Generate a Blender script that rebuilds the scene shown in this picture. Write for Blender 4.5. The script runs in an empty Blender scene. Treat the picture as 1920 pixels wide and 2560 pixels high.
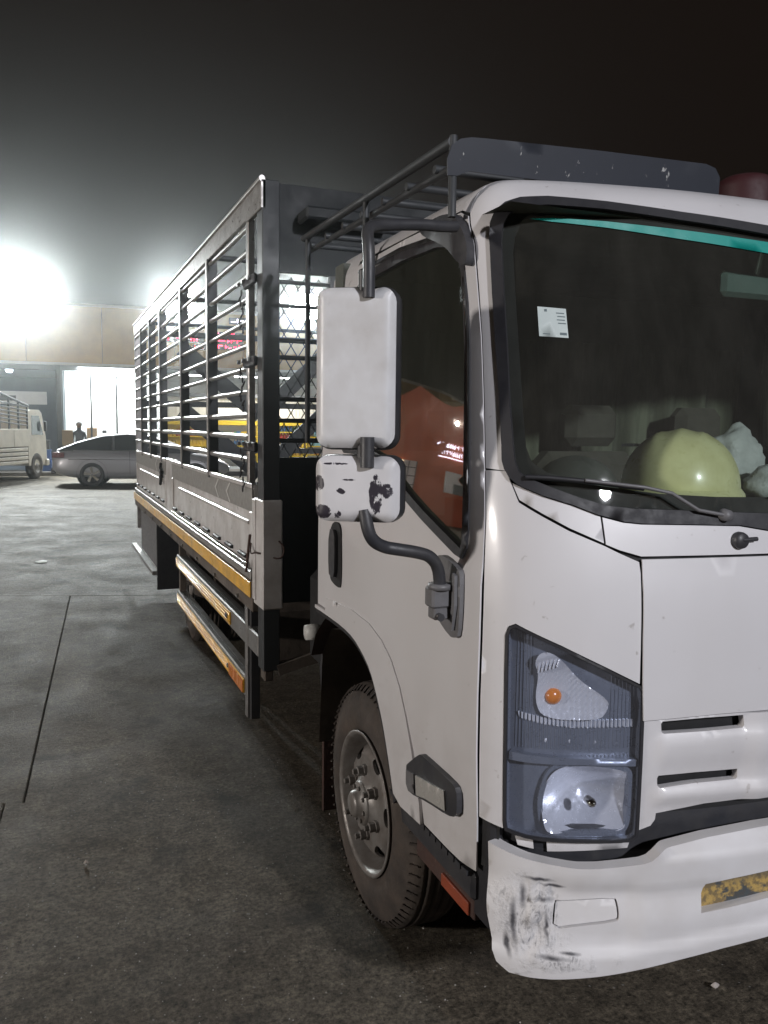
import bpy, bmesh, math, random
from mathutils import Vector, Matrix, Euler, noise as mnoise
from mathutils.geometry import delaunay_2d_cdt
random.seed(7)
SC = bpy.context.scene
COL = SC.collection
PI = math.pi
# ------------------------------------------------------------------ camera
cam = bpy.data.cameras.new('camera'); camo = bpy.data.objects.new('camera', cam); COL.objects.link(camo)
cam.sensor_fit = 'VERTICAL'; cam.sensor_height = 34.6; cam.lens = 34.6*2080/2560
cam.clip_start = .05; cam.clip_end = 900
def cam_matrix(psi, p, roll):
    F = Vector((math.sin(psi)*math.cos(p), math.cos(psi)*math.cos(p), -math.sin(p)))
    R = Vector((math.cos(psi), -math.sin(psi), 0)); U = R.cross(F)
    R2 = R*math.cos(roll)+U*math.sin(roll); U2 = -R*math.sin(roll)+U*math.cos(roll)
    return Matrix((R2, U2, -F)).transposed().to_4x4()
camo.matrix_world = Matrix.Translation((-.95, 0, 1.66)) @ cam_matrix(math.radians(21.9533), math.radians(5.7303), math.radians(.7))
SC.camera = camo
# ------------------------------------------------------------------ night sky, lamps, exposure
W = bpy.data.worlds.new('World'); SC.world = W; W.use_nodes = True
bg = W.node_tree.nodes['Background']; bg.inputs[0].default_value = (.32, .215, .165, 1); bg.inputs[1].default_value = .024
def lamp(name, kind, loc, power, color=(1,1,1), size=.1, target=None, spot=None, blend=.5):
    l = bpy.data.lights.new(name, kind); l.energy = power; l.color = color
    if kind == 'AREA': l.size = size
    else: l.shadow_soft_size = size
    if spot: l.spot_size = math.radians(spot); l.spot_blend = blend
    o = bpy.data.objects.new(name, l); COL.objects.link(o); o.location = loc
    if target: o.rotation_euler = (Vector(target)-Vector(loc)).to_track_quat('-Z', 'Y').to_euler()
    return o
lamp('yard_lamp_light', 'POINT', (2.0, -9.0, 6.2), 4800, (.935, .94, 1.0), .30)
lamp('yard_lamp_light', 'POINT', (-12.5, 2.5, 2.9), 3300, (1.0, .93, .87), .35)  # unseen fill from the left, set low to brighten the truck's side
SC.view_settings.view_transform = 'Standard'; SC.view_settings.look = 'None'
SC.view_settings.gamma = 1; SC.view_settings.use_curve_mapping = False; SC.view_settings.exposure = 0
try:
    SC.cycles.use_denoising = True; SC.cycles.max_bounces = 8; SC.cycles.transparent_max_bounces = 16
    SC.cycles.volume_bounces = 0; SC.cycles.sample_clamp_indirect = 4; SC.cycles.caustics_refractive = False; SC.cycles.caustics_reflective = False
except Exception: pass
# ------------------------------------------------------------------ materials
def new_mat(name):
    m = bpy.data.materials.new(name); m.use_nodes = True
    return m, m.node_tree, m.node_tree.nodes['Principled BSDF']
def N(t, kind, **kw):
    n = t.nodes.new(kind)
    for k, v in kw.items():
        if hasattr(n, k): setattr(n, k, v)
    return n
def noise(t, scale, detail=6, rough=.6, vec=None, sc=None):
    n = N(t, 'ShaderNodeTexNoise'); n.inputs['Scale'].default_value = scale; n.inputs['Detail'].default_value = detail; n.inputs['Roughness'].default_value = rough
    g = N(t, 'ShaderNodeNewGeometry'); src = g.outputs['Position']
    if sc:
        m = N(t, 'ShaderNodeMapping'); m.inputs['Scale'].default_value = sc; t.links.new(src, m.inputs[0]); src = m.outputs[0]
    t.links.new(src, n.inputs['Vector']); return n.outputs['Fac']
def ramp(t, fac, stops):
    r = N(t, 'ShaderNodeValToRGB'); t.links.new(fac, r.inputs[0]); e = r.color_ramp.elements
    while len(e) < len(stops): e.new(.5)
    for i, (p, c) in enumerate(stops): e[i].position = p; e[i].color = tuple(c)+(1,) if len(c) == 3 else c
    return r.outputs[0]
def mixc(t, fac, a, b, mode='MIX'):
    n = N(t, 'ShaderNodeMix'); n.data_type = 'RGBA'; n.blend_type = mode
    for i, v in ((0, fac), (6, a), (7, b)):
        if hasattr(v, 'links'): t.links.new(v, n.inputs[i])
        else: n.inputs[i].default_value = v if i == 0 else (tuple(v)+(1,) if len(v) == 3 else v)
    return n.outputs[2]
def bump(t, b, h, dist=.002, st=.5):
    n = N(t, 'ShaderNodeBump'); n.inputs['Strength'].default_value = st; n.inputs['Distance'].default_value = dist
    t.links.new(h, n.inputs['Height']); t.links.new(n.outputs[0], b.inputs['Normal'])
def mat(name, col, rough=.5, metal=0, dirt=.25, dscale=6, dcol=None, bumpd=0, bscale=60, coat=0, spec=.5, sc=None):
    m, t, b = new_mat(name)
    dc = dcol or tuple(c*.45 for c in col)
    f = ramp(t, noise(t, dscale, 8, .65, sc=sc), [(.38, (0, 0, 0)), (.78, (dirt, dirt, dirt))])
    c = mixc(t, f, col, dc); t.links.new(c, b.inputs['Base Color'])
    r = ramp(t, noise(t, dscale*2.7, 5), [(.3, (max(rough-.12, .02),)*3), (.75, (min(rough+.15, 1),)*3)]); t.links.new(r, b.inputs['Roughness'])
    b.inputs['Metallic'].default_value = metal; b.inputs['Coat Weight'].default_value = coat; b.inputs['Coat Roughness'].default_value = .12
    b.inputs['Specular IOR Level'].default_value = spec
    if bumpd: bump(t, b, noise(t, bscale, 6), bumpd, .6)
    return m
def emit(name, col, strength):
    m = bpy.data.materials.new(name); m.use_nodes = True; t = m.node_tree; t.nodes.clear()
    e = N(t, 'ShaderNodeEmission'); e.inputs[0].default_value = tuple(col)+(1,); e.inputs[1].default_value = strength
    o = N(t, 'ShaderNodeOutputMaterial'); t.links.new(e.outputs[0], o.inputs[0]); return m
def glass(name, tint, refl=.06, grime=.05, frs=1.0, gcol=(.5, .5, .5), rough=.02):
    """thin tinted pane: transparent tint, a dust film and a mirror coat that grows at grazing angles"""
    m = bpy.data.materials.new(name); m.use_nodes = True; t = m.node_tree; t.nodes.clear()
    tr = N(t, 'ShaderNodeBsdfTransparent'); tr.inputs[0].default_value = tuple(tint)+(1,)
    df = N(t, 'ShaderNodeBsdfDiffuse'); df.inputs[0].default_value = tuple(gcol)+(1,)
    gl = N(t, 'ShaderNodeBsdfGlossy'); gl.inputs['Roughness'].default_value = rough
    lw = N(t, 'ShaderNodeLayerWeight'); lw.inputs[0].default_value = .5; fr = N(t, 'ShaderNodeMath', operation='POWER'); t.links.new(lw.outputs['Facing'], fr.inputs[0]); fr.inputs[1].default_value = 4.5
    gf = ramp(t, noise(t, 9, 6, .7, sc=(1, 1, .25)), [(.3, (grime*.7,)*3), (.8, (grime*1.5,)*3)])
    m1 = N(t, 'ShaderNodeMixShader'); t.links.new(gf, m1.inputs[0]); t.links.new(tr.outputs[0], m1.inputs[1]); t.links.new(df.outputs[0], m1.inputs[2])
    ma = N(t, 'ShaderNodeMath', operation='MULTIPLY_ADD'); t.links.new(fr.outputs[0], ma.inputs[0]); ma.inputs[1].default_value = frs; ma.inputs[2].default_value = refl
    m2 = N(t, 'ShaderNodeMixShader'); t.links.new(ma.outputs[0], m2.inputs[0]); t.links.new(m1.outputs[0], m2.inputs[1]); t.links.new(gl.outputs[0], m2.inputs[2])
    o = N(t, 'ShaderNodeOutputMaterial'); t.links.new(m2.outputs[0], o.inputs[0]); return m
# ------------------------------------------------------------------ mesh helpers
MIR = [False]          # while True every point is mirrored about the truck's centre plane x = 1
def obj(name, verts, faces, m=None, parent=None, smooth=False, link=True):
    if MIR[0]:
        verts = [(2-v[0], v[1], v[2]) for v in verts]; faces = [tuple(reversed(f)) for f in faces]
    me = bpy.data.meshes.new(name); me.from_pydata([tuple(v) for v in verts], [], [tuple(f) for f in faces])
    if isinstance(smooth, (list, tuple)): me.polygons.foreach_set('use_smooth', list(smooth))
    elif smooth: me.polygons.foreach_set('use_smooth', [True]*len(me.polygons))
    if m: me.materials.append(m)
    me.update()
    o = bpy.data.objects.new(name, me)
    if link: COL.objects.link(o)
    if parent:
        o.parent = parent
        if parent.name in WORLD: o.matrix_parent_inverse = Matrix.Translation(Vector(WORLD[parent.name])*-1)     # its children are written in world metres
    return o
WORLD = {}
def thing(name, label, cat, loc=(0, 0, 0), rz=0, group=None):
    o = bpy.data.objects.new(name, None); COL.objects.link(o); o.location = loc; o.rotation_euler = (0, 0, rz); o.empty_display_size = .1
    o['label'] = label; o['category'] = cat
    if group: o['group'] = group
    return o
def tag(o, label=None, cat=None, group=None, kind=None):
    for k, v in (('label', label), ('category', cat), ('group', group), ('kind', kind)):
        if v: o[k] = v
    return o
class MB:
    """collects boxes, tubes, lathes; build() links them as one mesh object"""
    def __init__(s): s.v = []; s.f = []; s.sm = []
    def add(s, v, f, sm=False):
        b = len(s.v); s.v += [tuple(p) for p in v]; s.f += [tuple(i+b for i in q) for q in f]; s.sm += [sm]*len(f); return s
    def box(s, x0, x1, y0, y1, z0, z1, ch=.0, rot=None):
        if ch <= 0:
            v = [(x, y, z) for x in (x0, x1) for y in (y0, y1) for z in (z0, z1)]
            f = [(0,1,3,2),(4,6,7,5),(0,4,5,1),(2,3,7,6),(0,2,6,4),(1,5,7,3)]
        else:
            c = ch; bm = bmesh.new(); bmesh.ops.create_cube(bm, size=1)
            for q in bm.verts: q.co = Vector(((x0+x1)/2+q.co.x*(x1-x0), (y0+y1)/2+q.co.y*(y1-y0), (z0+z1)/2+q.co.z*(z1-z0)))
            bmesh.ops.bevel(bm, geom=bm.edges[:], offset=c, segments=1, affect='EDGES')
            bm.verts.index_update(); v = [tuple(q.co) for q in bm.verts]; f = [tuple(q.index for q in g.verts) for g in bm.faces]; bm.free()
        if rot: v = [tuple(rot @ Vector(p)) for p in v]
        return s.add(v, f)
    def tube(s, pts, r, n=10, cap=True, smooth=True, rr=None):
        P = [Vector(p) for p in pts]; v = []; f = []
        up = None
        for i, p in enumerate(P):
            d = (P[min(i+1, len(P)-1)]-P[max(i-1, 0)]).normalized()
            if up is None: up = Vector((0, 0, 1)) if abs(d.z) < .9 else Vector((0, 1, 0))
            a = d.cross(up).normalized(); b = a.cross(d).normalized(); up = b
            R = rr[i] if rr else r
            for j in range(n):
                t = 2*PI*j/n; v.append(p+a*(R*math.cos(t))+b*(R*math.sin(t)))
        for i in range(len(P)-1):
            for j in range(n): f.append((i*n+j, i*n+(j+1) % n, (i+1)*n+(j+1) % n, (i+1)*n+j))
        s.add(v, f, smooth)
        if cap:
            s.add(v[:n], [tuple(range(n))]); s.add(v[-n:], [tuple(reversed(range(n)))])
        return s
    def lathe(s, prof, c, axis='x', n=40, smooth=True, a0=0, a1=2*PI):
        """prof: list of (offset along axis, radius)"""
        v = []; f = []; full = abs(a1-a0-2*PI) < 1e-6; m = n if full else n+1
        for (h, r) in prof:
            for j in range(m):
                t = a0+(a1-a0)*j/n; a, b = r*math.cos(t), r*math.sin(t)
                v.append((c[0]+h, c[1]+a, c[2]+b) if axis == 'x' else (c[0]+a, c[1]+h, c[2]+b) if axis == 'y' else (c[0]+a, c[1]+b, c[2]+h))
        for i in range(len(prof)-1):
            for j in range(n): f.append((i*m+j, i*m+(j+1) % m, (i+1)*m+(j+1) % m, (i+1)*m+j))
        return s.add(v, f, smooth)
    def bar(s, a, b, w, h):
        """square bar from a to b, w wide across, h high"""
        a, b = Vector(a), Vector(b); d = (b-a).normalized(); u = Vector((0, 0, 1)) if abs(d.z) < .95 else Vector((1, 0, 0))
        x = d.cross(u).normalized()*w/2; y = x.normalized().cross(d)*h/2
        v = [a-x-y, a+x-y, a+x+y, a-x+y, b-x-y, b+x-y, b+x+y, b-x+y]
        return s.add(v, [(0,3,2,1),(4,5,6,7),(0,1,5,4),(1,2,6,5),(2,3,7,6),(3,0,4,7)])
    def build(s, name, m, parent=None, smooth=None):
        return obj(name, s.v, s.f, m, parent, s.sm if smooth is None else smooth)
def copy_tree(o, parent=None):
    c = o.copy(); COL.objects.link(c)
    if parent: c.parent = parent
    for ch in list(o.children): copy_tree(ch, c)
    return c
def chaikin(p, k=2, closed=True):
    for _ in range(k):
        q = []
        for i in range(len(p) if closed else len(p)-1):
            a, b = p[i], p[(i+1) % len(p)]
            q += [tuple(i*.75+j*.25 for i, j in zip(a, b)), tuple(i*.25+j*.75 for i, j in zip(a, b))]
        if not closed: q = [p[0]]+q+[p[-1]]
        p = q
    return p
def rounded(x0, x1, y0, y1, r, k=5):
    out = []
    for cx, cy, a in ((x1-r, y1-r, 0), (x0+r, y1-r, 90), (x0+r, y0+r, 180), (x1-r, y0+r, 270)):
        for i in range(k+1):
            t = math.radians(a+90*i/k); out.append((cx+r*math.cos(t), cy+r*math.sin(t)))
    return out
def densify(p, res, closed=True):
    o = []
    for i in range(len(p) if closed else len(p)-1):
        a, b = p[i], p[(i+1) % len(p)]; n = max(1, int(math.ceil(math.dist(a, b)/res)))
        o += [(a[0]+(b[0]-a[0])*j/n, a[1]+(b[1]-a[1])*j/n) for j in range(n)]
    if not closed: o.append(p[-1])
    return o
def inside(p, poly):
    x, y = p; c = False; n = len(poly); j = n-1
    for i in range(n):
        xi, yi = poly[i]; xj, yj = poly[j]
        if (yi > y) != (yj > y) and x < (xj-xi)*(y-yi)/(yj-yi)+xi: c = not c
        j = i
    return c
def near(p, pts, d):
    return any(abs(p[0]-q[0]) < d and abs(p[1]-q[1]) < d for q in pts)
def fill(outline, holes, res):
    loops = [densify(outline, res)] + [densify(h, res) for h in holes]
    V = []; E = []
    for L in loops:
        b = len(V); V += [Vector(p) for p in L]; E += [(b+i, b+(i+1) % len(L)) for i in range(len(L))]
    edge = [tuple(v) for v in V]
    xs = [p[0] for p in loops[0]]; ys = [p[1] for p in loops[0]]
    x = min(xs)+res/2
    while x < max(xs):
        y = min(ys)+res/2
        while y < max(ys):
            p = (x, y)
            if inside(p, loops[0]) and not any(inside(p, h) for h in loops[1:]) and not near(p, edge, res*.45): V.append(Vector(p))
            y += res
        x += res
    r = delaunay_2d_cdt(V, E, [], 0, 1e-7)
    T = []
    for f in r[2]:
        c = (sum(r[0][i].x for i in f)/len(f), sum(r[0][i].y for i in f)/len(f))
        if inside(c, loops[0]) and not any(inside(c, h) for h in loops[1:]): T.append(tuple(f))
    return [(v.x, v.y) for v in r[0]], T
def panel(name, fn, outline, m, parent=None, holes=(), n=0.0, th=.005, res=.03, smooth=True, dn=None, flip=False):
    """a curved sheet with real thickness: outline in the surface's own (s, v) coordinates"""
    P, T = fill(outline, holes, res)
    nn = (lambda s, v: n+dn(s, v)) if dn else (lambda s, v: n)
    top = [fn(s, v, nn(s, v)) for s, v in P]
    # orientation: outward is the direction of growing n
    a, b, c = T[0]; A, B, C_ = Vector(top[a]), Vector(top[b]), Vector(top[c])
    out = Vector(fn(P[a][0], P[a][1], nn(*P[a])+.01))-A
    if (B-A).cross(C_-A).dot(out) < 0: T = [tuple(reversed(t)) for t in T]
    cnt = {}
    for t in T:
        for i in range(len(t)):
            e = (t[i], t[(i+1) % len(t)]); cnt[e] = cnt.get(e, 0)+1
    rim = [e for e in cnt if (e[1], e[0]) not in cnt]
    v = list(top); f = list(T); sm = [smooth]*len(T); mp = {}
    for e in rim:
        for i in e:
            if i not in mp:
                mp[i] = len(v); v.append(top[i]); v.append(fn(P[i][0], P[i][1], nn(*P[i])-th))
        f.append((mp[e[1]], mp[e[0]], mp[e[0]]+1, mp[e[1]]+1)); sm.append(False)
    return obj(name, v, f, m, parent, sm)
def plane_fn(kind, val, sgn=1):
    """flat surfaces: x = val (s = y), y = val (s = x)"""
    if kind == 'x': return lambda s, v, n=0: (val-n*sgn, s, v)
    if kind == 'y': return lambda s, v, n=0: (s, val-n*sgn, v)
    return lambda s, v, n=0: (s, v, val+n*sgn)
import math
def _catmull(pts, k=14):
    out = []
    P = [pts[0]] + list(pts) + [pts[-1]]
    for i in range(1, len(P) - 2):
        p0, p1, p2, p3 = P[i-1:i+3]
        for j in range(k):
            t = j / k
            out.append(tuple(.5*(2*p1[a]+(p2[a]-p0[a])*t+(2*p0[a]-5*p1[a]+4*p2[a]-p3[a])*t*t+(3*p1[a]-p0[a]-3*p2[a]+p3[a])*t**3) for a in (0, 1)))
    out.append(tuple(pts[-1]))
    return out
class Plan:
    """half plan curve from the centre line (x = 1) round the corner to the truck's side; s is the length along it"""
    def __init__(self, pts):
        self.p = _catmull(pts); self.s = [0.0]
        for a, b in zip(self.p, self.p[1:]): self.s.append(self.s[-1] + math.dist(a, b))
        n = len(self.p); self.n = []
        for i in range(n):
            a, b = self.p[max(i-1, 0)], self.p[min(i+1, n-1)]
            dx, dy = b[0]-a[0], b[1]-a[1]; l = math.hypot(dx, dy)
            self.n.append((-dy/l, dx/l) if dx <= 0 and abs(dx) >= 0 else (-dy/l, dx/l))
        self.n[0] = (0.0, -1.0)
        self.L = self.s[-1]
    def at(self, s):
        sg = 1 if s >= 0 else -1; s = min(abs(s), self.L - 1e-6)
        lo, hi = 0, len(self.s) - 1
        while hi - lo > 1:
            m = (lo + hi)//2
            if self.s[m] <= s: lo = m
            else: hi = m
        t = (s - self.s[lo])/max(self.s[hi]-self.s[lo], 1e-9)
        x, y = (self.p[lo][a]*(1-t)+self.p[hi][a]*t for a in (0, 1))
        nx, ny = (self.n[lo][a]*(1-t)+self.n[hi][a]*t for a in (0, 1))
        l = math.hypot(nx, ny); nx, ny = nx/l, ny/l
        return (x, y, nx, ny) if sg > 0 else (2 - x, y, -nx, ny)
def sstep(a, b, x):
    t = min(max((x-a)/(b-a), 0), 1); return t*t*(3-2*t)
CABPLAN = Plan([(1.0,1.475),(.66,1.495),(.38,1.54),(.2,1.585),(.09,1.635),(.03,1.70),(.004,1.78),(0,1.88),(0,2.3),(0,2.7),(0,3.03)])
BUMPPLAN = Plan([(1.0,1.40),(.66,1.42),(.36,1.465),(.17,1.525),(.06,1.595),(.005,1.67),(-.01,1.76),(-.01,1.84)])
def cab(s, v, n=0.0):
    x, y, nx, ny = CABPLAN.at(s)
    inset = .055*sstep(1.25, 2.15, v)
    z = v
    if v > 2.17:
        a = min((v-2.17)/.2, 1)*math.pi/2
        z = 2.17 + .148*math.sin(a); inset += .15*(1-math.cos(a))
        if v > 2.37: inset += v - 2.37; z += .06*(v-2.37)
    D = .17*sstep(1.15, 2.5, v)/sstep(1.15, 2.5, 2.1)
    w = 1 - sstep(1.62, 2.9, y)
    m = n - inset
    return (x + nx*m, y + ny*m + D*w, z)
def bumper(s, v, n=0.0):
    x, y, nx, ny = BUMPPLAN.at(s)
    inset = .03*(1-sstep(.22, .36, v)) + .02*sstep(.50, .60, v)
    m = n - inset
    return (x+nx*m, y+ny*m, v)
# ------------------------------------------------------------------ the materials
def ground_mat():
    m, t, b = new_mat('worn_concrete')
    base = ramp(t, noise(t, .9, 9, .68), [(.3, (.062, .051, .038)), (.5, (.104, .088, .066)), (.72, (.146, .125, .096))])
    fine = ramp(t, noise(t, 55, 8, .8), [(.36, (.15,)*3), (.64, (1.8,)*3)])
    c = mixc(t, 1.0, base, fine, 'MULTIPLY')
    mid = ramp(t, noise(t, 13, 6, .7), [(.34, (.55,)*3), (.66, (1.35,)*3)]); c = mixc(t, 1.0, c, mid, 'MULTIPLY')
    st = ramp(t, noise(t, 2.6, 7, .6), [(.57, (0, 0, 0)), (.68, (.75,)*3)])
    c = mixc(t, st, c, (.018, .015, .013))
    sp = N(t, 'ShaderNodeTexVoronoi'); sp.inputs['Scale'].default_value = 34; g = N(t, 'ShaderNodeNewGeometry'); t.links.new(g.outputs['Position'], sp.inputs['Vector'])
    grit = ramp(t, sp.outputs['Distance'], [(.0, (1, 1, 1)), (.10, (1, 1, 1)), (.16, (0, 0, 0))])
    pick = ramp(t, sp.outputs['Color'], [(.70, (0, 0, 0)), (.74, (1, 1, 1))])
    gm = mixc(t, 1.0, grit, pick, 'MULTIPLY')
    c = mixc(t, gm, c, (.24, .23, .21))
    t.links.new(c, b.inputs['Base Color'])
    r = ramp(t, noise(t, 1.7, 8, .7), [(.32, (.60,)*3), (.68, (.80,)*3)])
    r = mixc(t, gm, r, (.16, .16, .16)); t.links.new(r, b.inputs['Roughness'])
    b.inputs['Specular IOR Level'].default_value = .22
    h = mixc(t, .5, noise(t, 38, 8, .8), noise(t, 140, 4, .8)); h = mixc(t, .35, h, grit, 'ADD')
    bump(t, b, h, .02, .9)
    return m
GROUND = ground_mat()
def paint_white():
    m, t, b = new_mat('white_cab_paint')
    f = ramp(t, noise(t, 1.8, 8, .6, sc=(1, 1, .5)), [(.35, (0, 0, 0)), (.8, (.35,)*3)])
    c = mixc(t, f, (.64, .63, .645), (.47, .445, .43))
    g = N(t, 'ShaderNodeNewGeometry'); s = N(t, 'ShaderNodeSeparateXYZ'); t.links.new(g.outputs['Position'], s.inputs[0])
    low = N(t, 'ShaderNodeMapRange'); low.inputs[1].default_value = 1.05; low.inputs[2].default_value = .45; t.links.new(s.outputs[2], low.inputs[0])
    mud = mixc(t, 1.0, low.outputs[0], ramp(t, noise(t, 7, 8, .7), [(.4, (.05,)*3), (.75, (.5,)*3)]), 'MULTIPLY')
    c = mixc(t, mud, c, (.27, .23, .20))
    sp = ramp(t, noise(t, 46, 3, .5), [(.70, (0, 0, 0)), (.76, (.55,)*3)])
    c = mixc(t, sp, c, (.30, .27, .25))
    t.links.new(c, b.inputs['Base Color'])
    t.links.new(ramp(t, noise(t, 3, 7), [(.3, (.30,)*3), (.75, (.52,)*3)]), b.inputs['Roughness'])
    b.inputs['Coat Weight'].default_value = .3; b.inputs['Coat Roughness'].default_value = .12
    bump(t, b, noise(t, 3.2, 2, .4), .003, .2)
    return m
WHITE = paint_white()
def bumper_mat():
    m, t, b = new_mat('scuffed_bumper_paint')
    f = ramp(t, noise(t, 5, 8, .65), [(.4, (0, 0, 0)), (.8, (.5,)*3)])
    c = mixc(t, f, (.64, .63, .64), (.44, .41, .38))
    # scuffs at the outer corner: a soft mask round the knock, broken by stretched noise
    g = N(t, 'ShaderNodeNewGeometry')
    def blob(cx, cy, cz, rx, ry, rz, ns=15, amp=2.2, ed=.35):
        mp = N(t, 'ShaderNodeMapping', vector_type='POINT'); mp.inputs['Location'].default_value = (-cx/rx, -cy/ry, -cz/rz); mp.inputs['Scale'].default_value = (1/rx, 1/ry, 1/rz)
        t.links.new(g.outputs['Position'], mp.inputs[0]); l = N(t, 'ShaderNodeVectorMath', operation='LENGTH'); t.links.new(mp.outputs[0], l.inputs[0])
        ad = N(t, 'ShaderNodeMath', operation='MULTIPLY_ADD'); t.links.new(noise(t, ns*(1 if amp > 2 else 6), 5, .7), ad.inputs[0]); ad.inputs[1].default_value = amp; ad.inputs[2].default_value = -amp/2
        sm = N(t, 'ShaderNodeMath', operation='ADD'); t.links.new(l.outputs['Value'], sm.inputs[0]); t.links.new(ad.outputs[0], sm.inputs[1])
        return ramp(t, sm.outputs[0], [(ed, (1, 1, 1)), (.95, (0, 0, 0))])
    msk = mixc(t, 1, blob(.08, 1.60, .50, .085, .14, .11), blob(.14, 1.55, .425, .15, .1, .028), 'LIGHTEN')
    cr = None                     # the torn creases: long thin streaks
    for q in ((.047, 1.61, .50, .010, .05, .085), (.034, 1.625, .445, .008, .05, .04), (.092, 1.59, .606, .05, .05, .007), (.068, 1.598, .56, .010, .05, .045), (.125, 1.57, .592, .035, .05, .006), (.105, 1.565, .56, .035, .05, .009), (.108, 1.558, .50, .006, .05, .05), (.12, 1.555, .432, .055, .05, .008), (.15, 1.535, .444, .03, .05, .005)):
        b_ = blob(*q, 6, .9, .25); cr = b_ if cr is None else mixc(t, 1, cr, b_, 'LIGHTEN')
    nn_ = noise(t, 6.5, 6, .60, sc=(1, 1, .55)); nn_.node.inputs['Distortion'].default_value = 2.2
    n1 = ramp(t, nn_, [(.36, (.35, .35, .35)), (.42, (.05,)*3), (.455, (1,)*3), (.475, (.15,)*3), (.52, (.10,)*3), (.545, (1, 1, 1)), (.60, (.6,)*3), (.63, (.1,)*3), (.72, (.8,)*3)])
    n2 = ramp(t, noise(t, 75, 5, .7), [(.4, (.15,)*3), (.6, (1, 1, 1))])
    k = mixc(t, 1, mixc(t, 1, msk, n1, 'MULTIPLY'), n2, 'MULTIPLY')
    k = mixc(t, .7, (0, 0, 0), k); k = mixc(t, 1, k, mixc(t, .92, (0, 0, 0), cr), 'LIGHTEN')
    c = mixc(t, k, c, (.035, .034, .042))
    t.links.new(c, b.inputs['Base Color']); b.inputs['Roughness'].default_value = .5
    h = mixc(t, 1, msk, noise(t, 12, 4, .6), 'MULTIPLY'); bump(t, b, h, .008, .5)
    return m
BUMPER = bumper_mat()
def chipped(name, col, under, sc, lo, mask=None):
    m, t, b = new_mat(name)
    k = ramp(t, noise(t, sc, 8, .7, sc=(1, 1, .6)), [(lo, (0, 0, 0)), (lo+.015, (1, 1, 1))])
    if mask:
        g = N(t, 'ShaderNodeNewGeometry'); mm = None
        for (cx, cy, cz, rx, ry, rz) in mask:
            mp = N(t, 'ShaderNodeMapping'); mp.inputs['Location'].default_value = (-cx/rx, -cy/ry, -cz/rz); mp.inputs['Scale'].default_value = (1/rx, 1/ry, 1/rz)
            t.links.new(g.outputs['Position'], mp.inputs[0]); l = N(t, 'ShaderNodeVectorMath', operation='LENGTH'); t.links.new(mp.outputs[0], l.inputs[0])
            q = ramp(t, l.outputs['Value'], [(.6, (1, 1, 1)), (1.0, (0, 0, 0))]); mm = q if mm is None else mixc(t, 1, mm, q, 'LIGHTEN')
        nz = ramp(t, noise(t, sc, 8, .75, sc=(1, 1, .6)), [(.3, (0,)*3), (.7, (1,)*3)])
        k = ramp(t, mixc(t, 1, nz, mm, 'MULTIPLY'), [(lo, (0, 0, 0)), (lo+.02, (1, 1, 1))])
    c = mixc(t, ramp(t, noise(t, 11, 6), [(.4, (0,)*3), (.8, (.35,)*3)]), col, tuple(x*.6 for x in col))
    c = mixc(t, k, c, under); t.links.new(c, b.inputs['Base Color']); b.inputs['Roughness'].default_value = .45
    return m
MIRW = mat('mirror_housing_white', (.62, .62, .63), .38, dirt=.5, dscale=9, dcol=(.36, .33, .30))
MIRC = chipped('chipped_mirror_housing', (.62, .61, .62), (.03, .025, .035), 60, .30, [(-.248, 1.81, 1.508, .019, .06, .066), (-.226, 1.795, 1.515, .020, .05, .026), (-.352, 1.87, 1.465, .022, .05, .022), (-.362, 1.88, 1.53, .012, .05, .025), (-.325, 1.86, 1.577, .04, .06, .004), (-.30, 1.85, 1.54, .025, .05, .004), (-.318, 1.86, 1.513, .016, .05, .012), (-.325, 1.86, 1.458, .012, .04, .016)])
RUB = mat('black_rubber', (.014, .014, .018), .6, dirt=.3, dscale=12, dcol=(.04, .038, .036))
PLAS = mat('black_plastic', (.030, .031, .037), .45, dirt=.5, dscale=9, dcol=(.075, .07, .065))
GREYP = mat('grey_bracket_plastic', (.14, .138, .145), .5, dirt=.5, dscale=18, dcol=(.07, .065, .06))
DARK = mat('cab_inner_black', (.012, .012, .013), .8)
TYRE = mat('dusty_tyre', (.034, .028, .025), .85, dirt=.9, dscale=6, dcol=(.11, .085, .068), bumpd=.003, bscale=90)
RIM = mat('dirty_steel_rim', (.22, .21, .20), .45, metal=.3, dirt=.9, dscale=14, dcol=(.10, .075, .06))
STEEL = mat('galvanised_steel', (.33, .33, .33), .38, metal=.6, dirt=.6, dscale=9, dcol=(.12, .10, .08))
BARP = mat('grey_cage_paint', (.30, .29, .28), .36, metal=.25, dirt=.7, dscale=13, dcol=(.09, .07, .055))
CAGED = mat('dark_cage_tone', (.030, .034, .038), .6, dirt=.25, dscale=3, dcol=(.045, .042, .038))
HEADB = mat('headboard_sheet_paint', (.013, .016, .018), .7, dirt=.1, dscale=2)
CAGEB = mat('dropside_paint', (.68, .665, .66), .38, dirt=.7, dscale=5, dcol=(.22, .18, .15), coat=.3)
BANDG = mat('reflective_grey_band', (.27, .265, .25), .5, dirt=.4, dscale=16)
WSTR = mat('white_line_tape', (.62, .62, .60), .4, dirt=.5, dscale=20)
def yellow_mat():
    m, t, b = new_mat('yellow_reflector')
    c = mixc(t, ramp(t, noise(t, 7, 8, .7), [(.42, (0,)*3), (.72, (.75,)*3)]), (.95, .50, .01), (.34, .18, .03))
    t.links.new(c, b.inputs['Base Color']); b.inputs['Roughness'].default_value = .33; b.inputs['Coat Weight'].default_value = .3
    bump(t, b, noise(t, 140, 2), .0015, .5); return m
YEL = yellow_mat()
AMB = mat('amber_reflector', (.75, .22, .02), .25, dirt=.3, coat=.6)
ORR = mat('dull_orange_reflector', (.30, .065, .03), .4, dirt=.5)
CHR = mat('chrome_strip', (.75, .74, .72), .14, metal=1, dirt=.2)
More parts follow.
